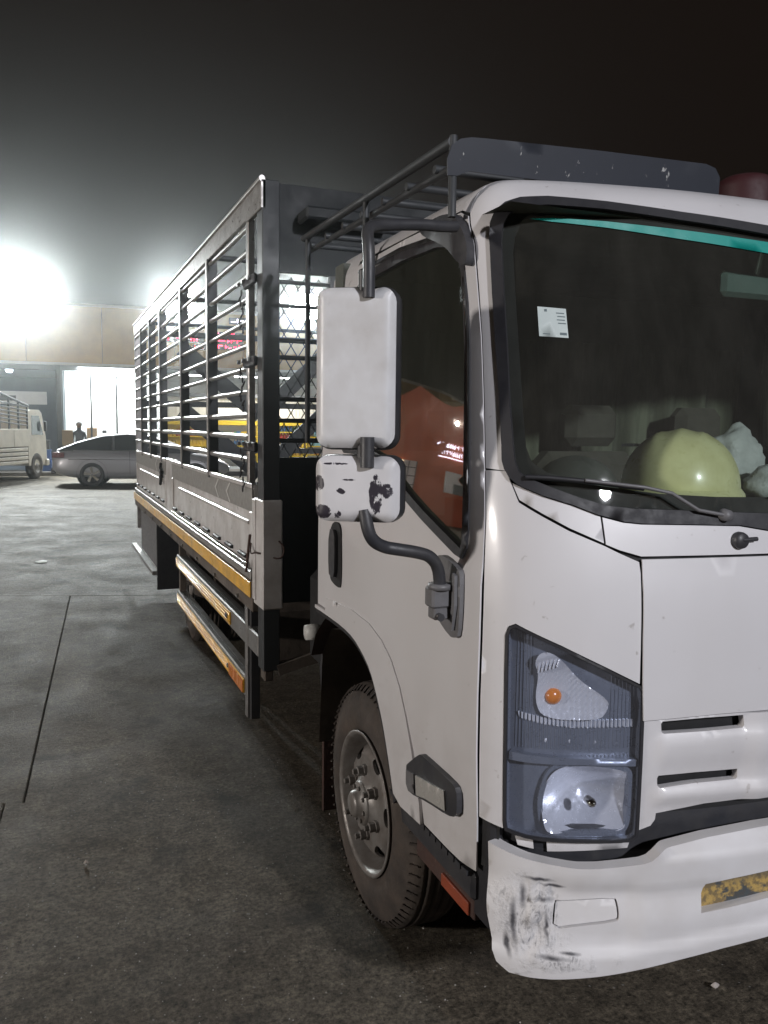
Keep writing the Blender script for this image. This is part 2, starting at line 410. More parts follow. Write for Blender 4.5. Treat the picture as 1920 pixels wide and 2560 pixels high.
CHROME = mat('lamp_reflector_chrome', (.92, .93, .98), .20, metal=.45, dirt=.15, dscale=30)
BEZ = mat('headlight_bezel', (.205, .225, .27), .32, metal=.3, dirt=.3, dscale=20)
RUST = mat('rusty_brown_guard', (.065, .032, .025), .8, dirt=.8, dscale=9, dcol=(.03, .022, .02), bumpd=.003)
SOIL = mat('dirty_well_liner', (.12, .098, .08), .9, dirt=.9, dscale=5, dcol=(.022, .016, .014), bumpd=.004, bscale=25)
VISOR = chipped('chipped_visor_paint', (.024, .028, .038), (.36, .36, .35), 34, .635)
FROST = mat('white_marker_lens', (.40, .39, .37), .25, dirt=.4, coat=.6)
SEATF = mat('seat_fabric', (.085, .078, .062), .9, dirt=.5, dscale=14)
CURT = mat('cab_rear_curtain', (.17, .18, .125), .9, dirt=1, dscale=4, dcol=(.02, .022, .018), sc=(3.2, 3.2, .5))
DASH = mat('grey_dashboard', (.035, .036, .036), .7, dirt=.5, dscale=10)
HELM = mat('yellow_helmet_plastic', (.82, .80, .44), .34, dirt=.35, dscale=18, dcol=(.45, .40, .14), coat=.3)
BAGM = mat('white_bag', (.55, .57, .55), .5, dirt=.4, dscale=22, dcol=(.33, .35, .33), bumpd=.01, bscale=30)
GLW = glass('windscreen_glass', (.74, .80, .77), .06, .060, .9, (.33, .32, .28))
GLS = glass('door_window_glass', (.20, .225, .20), .22, .09, 1.1, (.26, .28, .22), .02)
GLH = glass('headlight_lens', (.86, .89, .96), .035, .05, 1.0, (.5, .5, .55))
TEAL = mat('teal_sun_strip', (.0, .27, .23), .5, dirt=.2)
RED = mat('red_beacon_plastic', (.035, .005, .007), .65, dirt=.3)
ADH = mat('white_sticker_paper', (.55, .62, .60), .5, dirt=.2)
INK = mat('grey_print', (.12, .16, .17), .6)
# ------------------------------------------------------------------ pavement
gs = obj('ground', [(-100, -50, -.03), (100, -50, -.03), (100, 110, -.03), (-100, 110, -.03)], [(0, 1, 2, 3)], mat('joint_earth', (.035, .031, .026), .95, dirt=.5)); tag(gs, kind='structure')
pav = bpy.data.objects.new('pavement', None); COL.objects.link(pav); tag(pav, kind='structure')
cu = [-60, -52, -44, -36, -31, -26, -22, -17.9, -13.6, -9.4, -5.2, -1.02, 3.2, 7.4, 11.6, 15.8, 20, 28, 36, 44]      # long joints: x at y = 5
cv = [-24, -19, -14.2, -9.6, -5.0, -.55, 3.82, 8.62, 12.66, 16.15, 20.4, 24.8, 29.3]                         # cross joints: y at x = -1
def slabpt(u, v): 
    # long joints lean (.064 : 1), cross joints run (1 : -.31)
    y = (v - .31*(u+1) + .31*.064*5)/(1+.31*.064)
    return (u+.064*(y-5), y)
for j in range(len(cv)-1):
    off = .08 if cv[j] < 3 else (0 if cv[j] < 8 else 1.9+.3*(j % 3))
    for i in range(len(cu)-1):
        g = .0035; c = .004; a0, a1, b0, b1 = cu[i]+g-off, cu[i+1]-g-off, cv[j]+g, cv[j+1]-g
        h = random.uniform(-.001, .001)
        if j == 5: b1 = cv[6]; h = .0005
        if j == 6: b0 = cv[6]; h = .0005
        lo = [slabpt(a0, b0), slabpt(a1, b0), slabpt(a1, b1), slabpt(a0, b1)]; cb, ct = (0 if j == 6 else c), (0 if j == 5 else c); hi = [slabpt(a0+c, b0+cb), slabpt(a1-c, b0+cb), slabpt(a1-c, b1-ct), slabpt(a0+c, b1-ct)]
        v = [(x, y, -.028) for x, y in lo]+[(x, y, -.006+h) for x, y in lo]+[(x, y, h) for x, y in hi]
        f = [(8, 9, 10, 11)]+[(k, (k+1) % 4, 4+(k+1) % 4, 4+k) for k in range(4)]+[(4+k, 4+(k+1) % 4, 8+(k+1) % 4, 8+k) for k in range(4)]
        obj('slab', v, f, GROUND, pav)
# ------------------------------------------------------------------ the truck: cab
truck = thing('cattle_truck', 'white light truck with roof rack, scuffed bumper and grey barred livestock body, parked nearest', 'truck', (1.0, 2.5, 0))
WORLD['cattle_truck'] = (1.0, 2.5, 0)
PARTS = []
def T(o): PARTS.append(o); return o          # truck parts are written in world metres, parented below
def sides(fn):
    """build on our side, then its mirror image on the far side"""
    for mflag in (False, True):
        MIR[0] = mflag; fn(mflag)
    MIR[0] = False
def both(half): return list(half) + [(-s, v) for s, v in reversed(half) if abs(s) > 1e-6]
CL = CABPLAN.L - .002
wsO = [(0, 2.196), (.1668, 2.2015), (.4423, 2.2152), (.6457, 2.2295), (.8073, 2.2365), (.8861, 2.2321), (.9346, 2.2197), (.9716, 2.199), (.9888, 2.1733), (.9945, 2.137), (.9975, 2.0), (.9975, 1.876), (.995, 1.74), (.9955, 1.62), (.9965, 1.5887), (.991, 1.5678), (.9775, 1.5473), (.9575, 1.5313), (.898, 1.508), (.8315, 1.4884), (.7733, 1.4661), (.709, 1.4496), (.6646, 1.4452), (.5262, 1.4418), (.4054, 1.4381), (.3262, 1.425), (.2, 1.415), (0, 1.41)]
wsI = [(0, 2.174), (.1724, 2.1800), (.448, 2.1945), (.6517, 2.2085), (.812, 2.2130), (.889, 2.2060), (.9238, 2.1896), (.9441, 2.1652), (.9527, 2.1284), (.958, 1.998), (.9606, 1.875), (.966, 1.7316), (.9645, 1.623), (.962, 1.5853), (.9544, 1.5646), (.9381, 1.5505), (.875, 1.5269), (.8128, 1.5049), (.7495, 1.4867), (.6835, 1.4796), (.5225, 1.4732), (.3197, 1.4652), (0, 1.455)]
def ring(h):  # full closed outline from a half given top centre -> bottom centre
    return list(h)+[(-s, v) for s, v in reversed(h) if s > 1e-6]
def shrink(poly, d):
    n = len(poly); o = []
    ar = sum(poly[i][0]*poly[(i+1) % n][1]-poly[(i+1) % n][0]*poly[i][1] for i in range(n)); sg = 1 if ar > 0 else -1
    for i in range(n):
        a, b, c = poly[i-1], poly[i], poly[(i+1) % n]
        e1 = (b[0]-a[0], b[1]-a[1]); e2 = (c[0]-b[0], c[1]-b[1]); l1 = math.hypot(*e1) or 1; l2 = math.hypot(*e2) or 1
        nx, ny = -e1[1]/l1-e2[1]/l2, e1[0]/l1+e2[0]/l2; l = math.hypot(nx, ny) or 1
        o.append((b[0]+sg*d*nx/l, b[1]+sg*d*ny/l))
    return o
WSO, WSI = ring(wsO), ring(wsI)
# frame round the windscreen with the roof header and both pillars
half = [(0, 2.37), (.5, 2.37), (1.0, 2.37), (1.0865, 2.37), (1.0865, 2.205), (1.0595, 2.13), (1.0535, 2.017), (1.048, 1.888), (1.048, 1.73), (1.0495, 1.5675)]
fr = half[1:]+[(.9885, 1.5635)]
T(panel('windscreen_frame', cab, [(0, 2.37)]+fr+[(s, v) for s, v in reversed([p for p in wsO if p[1] > 1.5675])]+[(-s, v) for s, v in [p for p in wsO if p[1] > 1.5675][1:]]+[(-s, v) for s, v in reversed(fr)], WHITE, truck, res=.035))
T(panel('windscreen_seal', cab, WSO, RUB, truck, holes=[WSI], n=.007, th=.016, res=.03))
T(panel('windscreen', cab, shrink(WSI, -.006), GLW, truck, n=-.012, th=.004, res=.05))
frit = [(s, v) for s, v in WSI]
inn = [(0, 2.155), (.446, 2.178), (.80, 2.195), (.88, 2.182), (.908, 2.14), (.918, 2.10), (.925, 1.9), (.932, 1.70), (.932, 1.62), (.92, 1.585), (.88, 1.560), (.75, 1.530), (.6, 1.512), (.45, 1.504), (0, 1.497)]
T(panel('windscreen_border', cab, shrink(WSI, -.004), DARK, truck, holes=[ring(inn)], n=-.0185, th=.001, res=.06))
T(panel('sun_strip', cab, [(.8612, 2.1815), (.7996, 2.1848), (.6517, 2.1830), (.4804, 2.1765), (.1649, 2.1645), (-.15, 2.158), (-.15, 2.124), (.1681, 2.1340), (.4467, 2.1520), (.653, 2.1690), (.8005, 2.1766)], TEAL, truck, n=-.0075, th=.001, res=.05))
# roof skin and its side rails
loop = [cab(CL-2*CL*i/120, 2.37) for i in range(121)]
lp = [(p[0], p[1]) for p in loop]; P2, T2 = fill(lp, [], .12)
T(obj('roof', [(x, y, 2.288+.035*math.sin(PI*min(max(x/2, 0), 1))*math.sin(PI*min(max((y-1.5)/1.6, 0), 1))) for x, y in P2], T2, WHITE, truck, True))
def side_cab(far):
    s0 = CL
    T(panel('roof_rail', cab, [(1.0895, 2.208), (1.15, 2.222), (1.5, 2.228), (2.1, 2.228), (2.1, 2.2), (s0, 2.2), (s0, 2.37), (1.0895, 2.37)], WHITE, truck, res=.03))
    win = [(2.13, 1.60), (2.125, 1.9), (2.10, 2.08), (2.06, 2.135), (1.98, 2.165), (1.6, 2.178), (1.3, 2.172), (1.19, 2.155), (1.145, 2.125), (1.125, 2.07), (1.117, 1.98), (1.113, 1.87), (1.117, 1.72), (1.119, 1.565), (1.121, 1.50), (1.124, 1.42), (1.130, 1.372), (1.145, 1.350), (1.18, 1.357), (1.393, 1.425), (1.51, 1.467), (1.615, 1.512), (1.72, 1.560), (1.85, 1.583), (2.09, 1.585)]
    door = [(1.0525, 1.888), (1.0525, 1.73), (1.0535, 1.5675), (1.0545, 1.45), (1.062, 1.345), (1.068, 1.20), (1.071, 1.01), (1.0695, .86), (1.0655, .70), (1.0655, .565), (1.2, .560), (1.348, .560), (1.3665, .618), (1.392, .674), (1.428, .752), (1.470, .830), (1.519, .904), (1.587, .966), (1.664, 1.006), (1.773, 1.034), (1.95, 1.043), (2.15, 1.033), (2.222, 1.028), (2.226, 1.28), (2.226, 1.6), (2.222, 1.95), (2.17, 2.16), (2.08, 2.215), (1.6, 2.222), (1.15, 2.216), (1.093, 2.20), (1.067, 2.13), (1.061, 2.017)]
    d = T(panel('door', cab, door, WHITE, truck, holes=[win], n=.002, res=.035, dn=lambda s, v: .006*sstep(1.36, 1.28, v)*sstep(.6, .9, v)))
    if far: tag(d)
    panel('window_seal', cab, shrink(win, -.012), RUB, d, holes=[shrink(win, .016)], n=.006, th=.016, res=.03)
    panel('window', cab, shrink(win, .006), GLS, d, n=-.008, th=.004, res=.05)
    # bright moulding under the seal along the pillar and the top of the opening
    mould = shrink(win, .0)
    sel = [p for p in densify(mould, .05) if p[0] < 1.16 and p[1] > 1.42] 
    panel('window_moulding', cab, [(1.117, 2.05), (1.108, 1.87), (1.1105, 1.72), (1.114, 1.50), (1.1185, 1.50), (1.116, 1.72), (1.1135, 1.87), (1.1225, 2.05)], CHR, d, n=.0085, th=.004, res=.04)
    panel('rain_gutter', cab, [(1.12, 2.165), (1.6, 2.187), (2.03, 2.180), (2.03, 2.190), (1.6, 2.197), (1.12, 2.176)], CHR, d, n=.016, th=.014, res=.04)
    panel('handle_recess', cab, chaikin([(2.17, 1.325), (2.055, 1.33), (2.045, 1.21), (2.048, 1.105), (2.075, 1.097), (2.131, 1.102), (2.175, 1.115), (2.184, 1.194)], 2), DARK, d, n=.012, th=.006, res=.03)
    panel('handle', cab, chaikin([(2.150, 1.300), (2.085, 1.302), (2.082, 1.21), (2.085, 1.135), (2.12, 1.13), (2.150, 1.14)], 1), PLAS, d, n=.026, th=.012, res=.03)
    T(panel('rear_pillar', cab, [(2.2285, .985), (s0, .985), (s0, 2.2), (2.10, 2.2), (2.175, 2.167), (2.2285, 1.955), (2.2325, 1.6), (2.2325, 1.28)], WHITE, truck, res=.035))
    arch = [(s0, .970), (2.2227, .9707), (2.03, .9676), (1.9177, .9556), (1.827, .925), (1.755, .8876), (1.70, .828), (1.65, .763), (1.617, .705), (1.5765, .622), (1.543, .545), (1.353, .5570)]
    crease = [(1.3635, .614), (1.389, .673), (1.425, .751), (1.467, .829), (1.516, .903), (1.585, .968), (1.663, 1.008), (1.773, 1.037), (1.95, 1.047), (2.15, 1.037), (2.2285, 1.031), (2.2285, .9825), (s0, .9825)]
    T(panel('wheel_arch', cab, chaikin(arch, 1, False)+crease, WHITE, truck, n=.012, th=.02, res=.03))
    lip = chaikin(arch[:-1], 2, False)
    T(panel('arch_seal', cab, lip+[(p[0]+.008 if p[0] > 1.7 else p[0]+.018, p[1]-.018) for p in reversed(lip)], RUB, truck, n=.006, th=.03, res=.03))
    mk = chaikin([(1.435, .697), (1.4255, .7077), (1.3468, .7651), (1.3296, .7694), (1.1472, .7664), (1.1242, .7573), (1.1201, .7221), (1.1235, .6858), (1.1647, .6702), (1.2897, .6528), (1.4113, .6268), (1.4274, .6442)], 1)
    q = T(panel('side_marker', cab, mk, PLAS, truck, n=.022, th=.02, res=.03))
    panel('marker_lens', cab, [(1.360, .7000), (1.181, .730), (1.172, .680), (1.2898, .662), (1.352, .646)], FROST, q, n=.027, th=.006, res=.02)
    panel('marker_lens', cab, [(1.4265, .688), (1.374, .698), (1.367, .644), (1.4082, .634), (1.4254, .6497)], GREYP, q, n=.026, th=.006, res=.02)
sides(side_cab)
# corner panels, cowl, bonnet panel
cornerhalf = [(1.0495, 1.5625), (1.050, 1.45), (1.057, 1.345), (1.0635, 1.20), (1.0665, 1.01), (1.065, .86), (1.061, .709), (.9915, .7015), (.9935, .72), (.996, .827), (.998, .959), (1.000, 1.09), (1.000, 1.178), (.992, 1.199), (.974, 1.2075), (.8672, 1.1618), (.7593, 1.1095), (.6735, 1.0665), (.6755, 1.183), (.6755, 1.33), (.678, 1.3555), (.7255, 1.376), (.7594, 1.3925), (.8424, 1.427), (.9033, 1.459), (.9594, 1.490), (.976, 1.5325), (.9875, 1.5625)]
def fronts(far):
    T(panel('corner_panel', cab, cornerhalf, WHITE, truck, n=0, res=.03))
    T(panel('cowl_side', cab, [(.9735, 1.5349), (.9575, 1.5285), (.898, 1.505), (.8315, 1.4854), (.7733, 1.464), (.7655, 1.461), (.7615, 1.3995), (.8404, 1.4335), (.9013, 1.4655), (.957, 1.4965)], WHITE, truck, res=.03))
    # ---- headlight unit
    hl = [(.9883, .7198), (.9905, .8267), (.9924, .959), (.9943, 1.0898), (.9953, 1.176), (.988, 1.195), (.9736, 1.2014), (.8672, 1.1556), (.7593, 1.1031), (.6696, 1.0572), (.6640, 1.0448), (.6625, .9706), (.6620, .8783), (.6625, .7897), (.6635, .7047), (.6650, .690), (.6789, .6794), (.7645, .6826), (.8939, .6876), (.9361, .6913), (.9841, .7001)]
    main = chaikin([(.8619, .8628), (.8266, .8651), (.7642, .8652), (.6906, .8495), (.6808, .8356), (.6774, .7816), (.6839, .7189), (.6932, .6969), (.7574, .6937), (.8786, .6974), (.8927, .7148), (.9011, .7636), (.8956, .804), (.8834, .8401)], 2)
    u = T(panel('headlight', cab, hl, BEZ, truck, holes=[shrink(main, .003)], n=-.030, th=.01, res=.03))
    # side walls of the housing
    loop = densify(hl, .02); v = []; f = []
    for s, z in loop: v += [cab(s, z, -.031), cab(s, z, .001)]
    k = len(loop); f = [(2*i, 2*i+1, 2*((i+1) % k)+1, 2*((i+1) % k)) for i in range(k)]
    obj('housing_wall', v, f, BEZ, u, True)
    mb = MB()     # fine vertical ribs over the upper half of the bezel
    ribs = MB(); s = .672
    while s < .985:
        top = min(1.19, 1.05+(s-.669)*.478)
        for z0, z1 in ((.865, .885), (.90, top)):
            ribs.tube([cab(s, z0+(z1-z0)*i/4, -.0305) for i in range(5)], .0020, 5) if not (.738 < s < .935 and z0 > .89) else ribs.tube([cab(s, z0+(.968-z0)*i/4, -.0305) for i in range(5)], .0020, 5)
        s += .0098
    ribs.build('rib', BEZ, u)
    turn = chaikin([(.9157, 1.0853), (.9284, 1.115), (.9153, 1.1417), (.8878, 1.1428), (.8599, 1.1217), (.8134, 1.0698), (.7466, 1.0293), (.7478, 1.003), (.7694, .9772), (.9005, .9767), (.9252, 1.0192)], 2)
    cx, cz = .865, 1.04
    def dish(s, v): 
        r = math.hypot((s-cx)/.10, (v-cz)/.085); return -.028+.017*min(r*r, 1.3)+.0022*math.sin(s*900+v*500)*math.cos(v*900)*(1 if s < .84 else .25)
    panel('turn_signal', cab, turn, CHROME, u, dn=dish, th=.003, res=.0045)
    fl = MB()
    for i in range(6): fl.tube([cab(.918-.009*i, 1.092+.003*i, -.012), cab(.913-.009*i, 1.135-.002*i, -.012)], .0028, 6)
    fl.build('signal_flute', CHROME, u)
    b = MB(); c0 = Vector(cab(.8763, 1.0312, -.030)); 
    b.lathe([(-.016*math.cos(i*PI/8), .021*math.sin(i*PI/8)) for i in range(9)], c0, 'y', 16); b.build('indicator_bulb', AMB, u)
    strip = [(.9688, .9897), (.9014, .9793), (.8305, .9729), (.673, .9719), (.6722, .9529), (.8298, .9545), (.9008, .9627), (.9659, .9746)]
    panel('ribbed_strip', cab, strip, CHROME, u, n=-.028, dn=lambda s, v: .004*math.sin(s*2*PI/.0105), th=.004, res=.0026)
    ln = MB(); 
    for i in range(34):
        q = i/33; s = .9715-.302*q; z = .9208-.030*math.sin(q*PI/2)**.7
        ln.lathe([(-.003, .0), (-.002, .0025), (0, .003), (.002, .0025), (.003, 0)], cab(s, z, -.036), 'y', 6)
    ln.build('bead_line', CHROME, u)
    for s_, v_ in ((.8906, .9215), (.8286, .9202), (.764, .9169), (.7081, .9126)):
        l = MB(); l.lathe([(-.004, 0), (-.003, .0062), (.002, .0085), (.002, .0)], cab(s_, v_, -.034), 'y', 12); l.build('position_lamp', CHROME, u)
    def bowl(s, v):
        r = math.hypot((s-.785)/.115, (v-.778)/.09); a = math.atan2(v-.778, s-.785)
        return -.105+.078*min(r*r, 1.25)**.8+.006*math.floor(3*math.cos(a)+.5)*(.3+.4*r)/2
    panel('main_reflector', cab, main, CHROME, u, dn=bowl, th=.003, res=.009)
    panel('reflector_rim', cab, shrink(main, -.010), BEZ, u, holes=[shrink(main, .003)], n=-.018, th=.02, res=.02)
    ms = MB(); ms.lathe([(-.05, .012), (-.07, .011), (-.078, .006), (-.08, 0)], Vector(cab(.785, .778, -.02))+Vector((0, .05, 0)), 'y', 14); ms.build('bulb_shield', CHR, u)
    panel('headlight_ledge', cab, [(.985, .872), (.985, .892), (.668, .877), (.668, .860), (.80, .868)], BEZ, u, n=-.010, th=.034, res=.03)
    panel('headlight_lens', cab, shrink(hl, .002), GLH, u, n=-.001, th=.003, res=.05)
    T(panel('headlight_surround', cab, shrink(hl, -.004), RUB, truck, holes=[shrink(hl, .003)], n=.0015, th=.008, res=.04))
    T(panel('lower_filler', cab, [(.883, .6765), (.6679, .6685), (.6745, .6482), (.8799, .6457)], WHITE, truck, n=-.025, res=.03))
    T(panel('lower_filler', cab, [(.9663, .680), (.9183, .676), (.9154, .6527), (.9579, .6576)], WHITE, truck, n=-.02, res=.03))
sides(fronts)
T(panel('cowl_centre', cab, [(.7605, 1.4590), (.709, 1.4462), (.6646, 1.4418), (.5262, 1.4388), (.4054, 1.435), (.3262, 1.422), (.2, 1.412), (0, 1.407), (-.2, 1.412), (-.3262, 1.422), (-.4054, 1.435), (-.5262, 1.4388), (-.6646, 1.4418), (-.709, 1.4462), (-.7605, 1.4590), (-.7565, 1.3965), (-.7237, 1.3832), (-.6716, 1.3685), (-.5, 1.3685), (0, 1.369), (.5, 1.3685), (.6716, 1.3685), (.7237, 1.3832), (.7565, 1.3965)], WHITE, truck, res=.035))
T(panel('bonnet_panel', cab, both([(0, 1.3635), (.5, 1.3625), (.6705, 1.3615), (.6715, 1.32), (.6715, 1.18), (.6675, 1.062), (.6625, .9775), (.5725, .9805), (.4531, .984), (.3212, .984), (0, .985)]), WHITE, truck, n=.002, res=.045, dn=lambda s, v: .004*(1-sstep(1.28, 1.34, v))))
wz = MB(); wz.lathe([(-.012, 0), (-.012, .018), (-.004, .021), (.006, .021)], cab(.412, 1.4022, .004), 'y', 20); T(wz.build('washer_nozzle', PLAS, truck))
wz = MB(); wz.tube([cab(.41, 1.404, .012), cab(.368, 1.4055, .010)], .0055, 8); T(wz.build('nozzle_tip', PLAS, truck))
# grille with its slots and ledges
gh = [(0, .9815), (.3212, .9805), (.4531, .9805), (.5725, .977), (.6625, .974), (.660, .878), (.6600, .7043), (.6296, .7134), (.6186, .7283), (.617, .7439), (.4891, .7582), (.3059, .7622), (0, .765)]
sl1 = [(.6141, .9660), (.6097, .9715), (.5016, .9745), (.3932, .9745), (.3888, .9488), (.3935, .9424), (.4994, .9412), (.6058, .9412), (.612, .9459)]
sl2 = [(.618, .8312), (.6146, .8376), (.5178, .8396), (.4011, .8389), (.3998, .8183), (.404, .8128), (.5163, .8125), (.6108, .8075), (.6167, .8132)]
def ledge(s, v):
    w = sstep(.636, .60, abs(s))
    a = .016*sstep(.943, .93, v)*sstep(.835, .90, v) if v > .838 else 0
    b = .020*sstep(.812, .80, v)*sstep(.758, .785, v) if v < .815 else 0
    c = .012*sstep(.40, .34, abs(s))
    return (a+b)*w*.6+c
T(panel('grille', cab, both(gh), WHITE, truck, holes=[sl1, sl2, [(-s, v) for s, v in sl1], [(-s, v) for s, v in sl2]], n=0, dn=ledge, th=.02, res=.014))
T(panel('grille_backing', cab, [(.64, .73), (.64, .985), (-.64, .985), (-.64, .73)], DARK, truck, n=-.03, th=.002, res=.08))
T(panel('bumper_recess', cab, [(1.03, .45), (1.03, .716), (.655, .70), (.655, .775), (-.655, .775), (-.655, .70), (-1.03, .716), (-1.03, .45)], PLAS, truck, n=-.035, th=.01, res=.05))
# bumper
bt = [(0, .7020), (.3565, .6998), (.511, .6916), (.6376, .6792), (.6512, .6758), (.673, .6596), (.6909, .6544), (.8043, .6452), (.8469, .6444), (.9117, .6457), (.9774, .6512), (1.026, .6582), (1.0916, .6640)]
bb = [(1.085, .58), (1.068, .4905), (1.050, .4285), (1.0344, .394), (1.0044, .3759), (.9531, .3757), (.9036, .3802), (.8003, .3931), (.6039, .4229), (.4858, .4374), (.3562, .4487), (0, .458)]
fog = chaikin([(.907, .4926), (.9061, .5336), (.9037, .5567), (.8952, .5597), (.7553, .5694), (.7485, .5523), (.7467, .5239), (.7538, .5155), (.8459, .5052)], 1)
pl = [(.5441, .5241), (.5391, .5674), (.5278, .5885), (.4561, .5957), (.3497, .6029), (0, .605)]; plb = [(0, .545), (.3571, .5363), (.4638, .5289)]
plate = pl+[(-s, v) for s, v in reversed(pl[:-1])]+[(-.4638, .5289), (-.3571, .5363), (0, .545), (.3571, .5363), (.4638, .5289)]
def bz(s, v):
    a = abs(s); cr = .4865-.075*max(0, a-.35)
    k = .010*sstep(cr, cr-.012, v)                                   # lower lip stands proud
    k -= .030*sstep(.652, .700, v)*sstep(.66, .62, a)                # top chamfer
    k += .008*sstep(.575-.02*max(0, a-.7), .60, v)*sstep(.92, .84, a)
    k -= .010*sstep(.055, .0, math.hypot(max(abs(a-.83)-.09, 0), max(abs(v-.53)-.045, 0)))   # dished round the blanked fog lamp
    k -= .35*(max(0, .40-v)**1.3) if v < .40 else 0
    d = math.exp(-((a-1.0)/.05)**2-((v-.50)/.06)**2) if s > 0 else 0
    k -= .006*d
    if s > .82:
        mk = math.exp(-((s-.955)/.05)**4-((v-.515)/.085)**4)
        q = Vector((s*26, v*19, 3.3)); r1 = 1-abs(mnoise.noise(q)*2); r2 = 1-abs(mnoise.noise(q*2.1+Vector((5, 1, 0)))*2)
        k += mk*(.022*(r1*r1-.5)+.008*(r2-.5))
    return k
T(panel('bumper', bumper, both(bt+bb), BUMPER, truck, holes=[fog, [(-s, v) for s, v in fog], plate], n=0, dn=bz, th=.035, res=.012))
T(panel('fog_lamp_blank', bumper, shrink(fog, .004), BUMPER, truck, n=-.014, th=.01, res=.03))
T(panel('fog_lamp_blank', bumper, [(-s, v) for s, v in shrink(fog, .004)], BUMPER, truck, n=-.014, th=.01, res=.03))
def plate_mat():
    m, t, b = new_mat('worn_yellow_plate')
    k = ramp(t, noise(t, 11, 7, .65, sc=(1, 1, 1.8)), [(.44, (0,)*3), (.50, (1,)*3)])
    g = N(t, 'ShaderNodeNewGeometry'); s = N(t, 'ShaderNodeSeparateXYZ'); t.links.new(g.outputs['Position'], s.inputs[0])
    h = N(t, 'ShaderNodeMapRange'); h.inputs[1].default_value = .59; h.inputs[2].default_value = .565; t.links.new(s.outputs[2], h.inputs[0])
    k = mixc(t, 1, k, h.outputs[0], 'MULTIPLY')
    c = mixc(t, k, (.045, .055, .06), (.42, .28, .08)); c = mixc(t, ramp(t, noise(t, 70, 5), [(.45, (0,)*3), (.6, (.7,)*3)]), c, (.06, .05, .04))
    t.links.new(c, b.inputs['Base Color']); b.inputs['Roughness'].default_value = .6; return m
T(panel('number_plate', bumper, [(.56, .515), (.56, .615), (-.56, .615), (-.56, .515)], plate_mat(), truck, n=-.024, th=.004, res=.06))
# wiper
wp = MB(); wp.tube([cab(s, v, .014) for s, v in ((.9371, 1.5511), (.883, 1.5502), (.7697, 1.541), (.6565, 1.5269))], .006, 8); wp.tube([cab(s, v, .006) for s, v in ((.9371, 1.5501), (.883, 1.5492), (.7697, 1.54), (.6565, 1.5259))], .004, 6); a = T(wp.build('wiper_blade', RUB, truck))
wp = MB(); wp.tube([cab(s, v, .02) for s, v in ((.80, 1.5455), (.6565, 1.5299), (.5895, 1.5163), (.5249, 1.4764), (.4503, 1.4632))], .0045, 8); wp.lathe([(-.012, 0), (-.010, .013), (.01, .016)], cab(.45, 1.4632, .015), 'y', 14); wp.build('wiper_arm', GREYP, a)
wp = MB(); wp.tube([cab(-s, v, .014) for s, v in ((-.30, 1.515), (.0, 1.52), (.25, 1.53))], .006, 8); a = T(wp.build('wiper_blade', RUB, truck))
# sticker, printed as a few faint lines (its square code is left out)
st = T(panel('windscreen_sticker', cab, [(.861, 1.9635), (.7846, 1.9587), (.787, 1.8858), (.8647, 1.8894)], ADH, truck, n=-.0105, th=.0006, res=.03))
q = []
for i in range(4):
    z = 1.949-.0085*i; a = .812-.002*(i % 2); q.append([(a, z), (a-.021, z-.001), (a-.021, z-.0035), (a, z-.0025)])
q += [[(.808, 1.899), (.790, 1.8985), (.7905, 1.892), (.8085, 1.893)], [(.853, 1.897), (.835, 1.896), (.835, 1.894), (.853, 1.895)], [(.843, 1.957), (.836, 1.9575), (.836, 1.951), (.843, 1.951)]]
for poly in q: panel('printed_line', cab, poly, INK, st, n=-.0100, th=.0002, res=.05)
# dark inner shell behind every joint, pierced for the glass
def inner(far):
    winh = [(2.14, 1.59), (2.13, 1.9), (2.09, 2.11), (1.98, 2.175), (1.6, 2.188), (1.25, 2.182), (1.15, 2.155), (1.115, 2.07), (1.105, 1.87), (1.11, 1.565), (1.115, 1.42), (1.13, 1.342), (1.18, 1.345), (1.51, 1.457), (1.72, 1.550), (1.85, 1.573), (2.09, 1.575)]
    T(panel('inner_shell', cab, [(1.0, .72), (1.0, 2.2), (1.1, 2.36), (CL, 2.36), (CL, .99), (2.03, .98), (1.90, .965), (1.80, .93), (1.70, .85), (1.62, .75), (1.52, .58), (1.02, .58)], DARK, truck, holes=[winh], n=-.010, th=.004, res=.05))
sides(inner)
T(panel('inner_shell', cab, both([(0, 2.36), (1.02, 2.36), (1.02, .70), (1.0, .70), (1.003, 1.205), (.96, 1.21), (.66, 1.07), (.66, .98), (0, .98)]), DARK, truck, holes=[shrink(WSO, .012)], n=-.010, th=.004, res=.06))
bw = [cab(CL, z) for z in [1.0+.0685*i for i in range(21)]]
v = [(p[0], p[1], p[2]) for p in bw]+[(2-p[0], p[1], p[2]) for p in bw]; n_ = len(bw)
T(obj('cab_rear_wall', v, [(i, i+1, n_+i+1, n_+i) for i in range(n_-1)], WHITE, truck))
# ---------------- inside the cab
T(MB().box(.10, 1.90, 1.80, 2.16, 1.06, 1.455, .02).build('dashboard', DASH, truck))
T(panel('dashboard_top', lambda s, v, n=0: (s, v, 1.468+n), [(.09, 1.80), (.12, 1.74), (.30, 1.70), (.66, 1.63), (1, 1.61), (1.34, 1.63), (1.7, 1.70), (1.88, 1.74), (1.91, 1.80), (1.91, 2.12), (.09, 2.12)], DASH, truck, th=.03, res=.1))
def rip(x): return 2.93-.02*math.sin(x*38)-.012*math.sin(x*71+1)
xs = [.06+1.88*i/150 for i in range(151)]; v = [(x, rip(x), 1.0) for x in xs]+[(x, rip(x)-.04-.02*math.sin(x*5), 2.02) for x in xs]
T(obj('curtain', v, [(i, i+1, 152+i, 151+i) for i in range(150)], CURT, truck, True))
T(MB().box(.05, 1.95, 2.90, 2.99, 2.02, 2.25).build('headliner_box', mat('headliner', (.09, .095, .08), .9), truck))
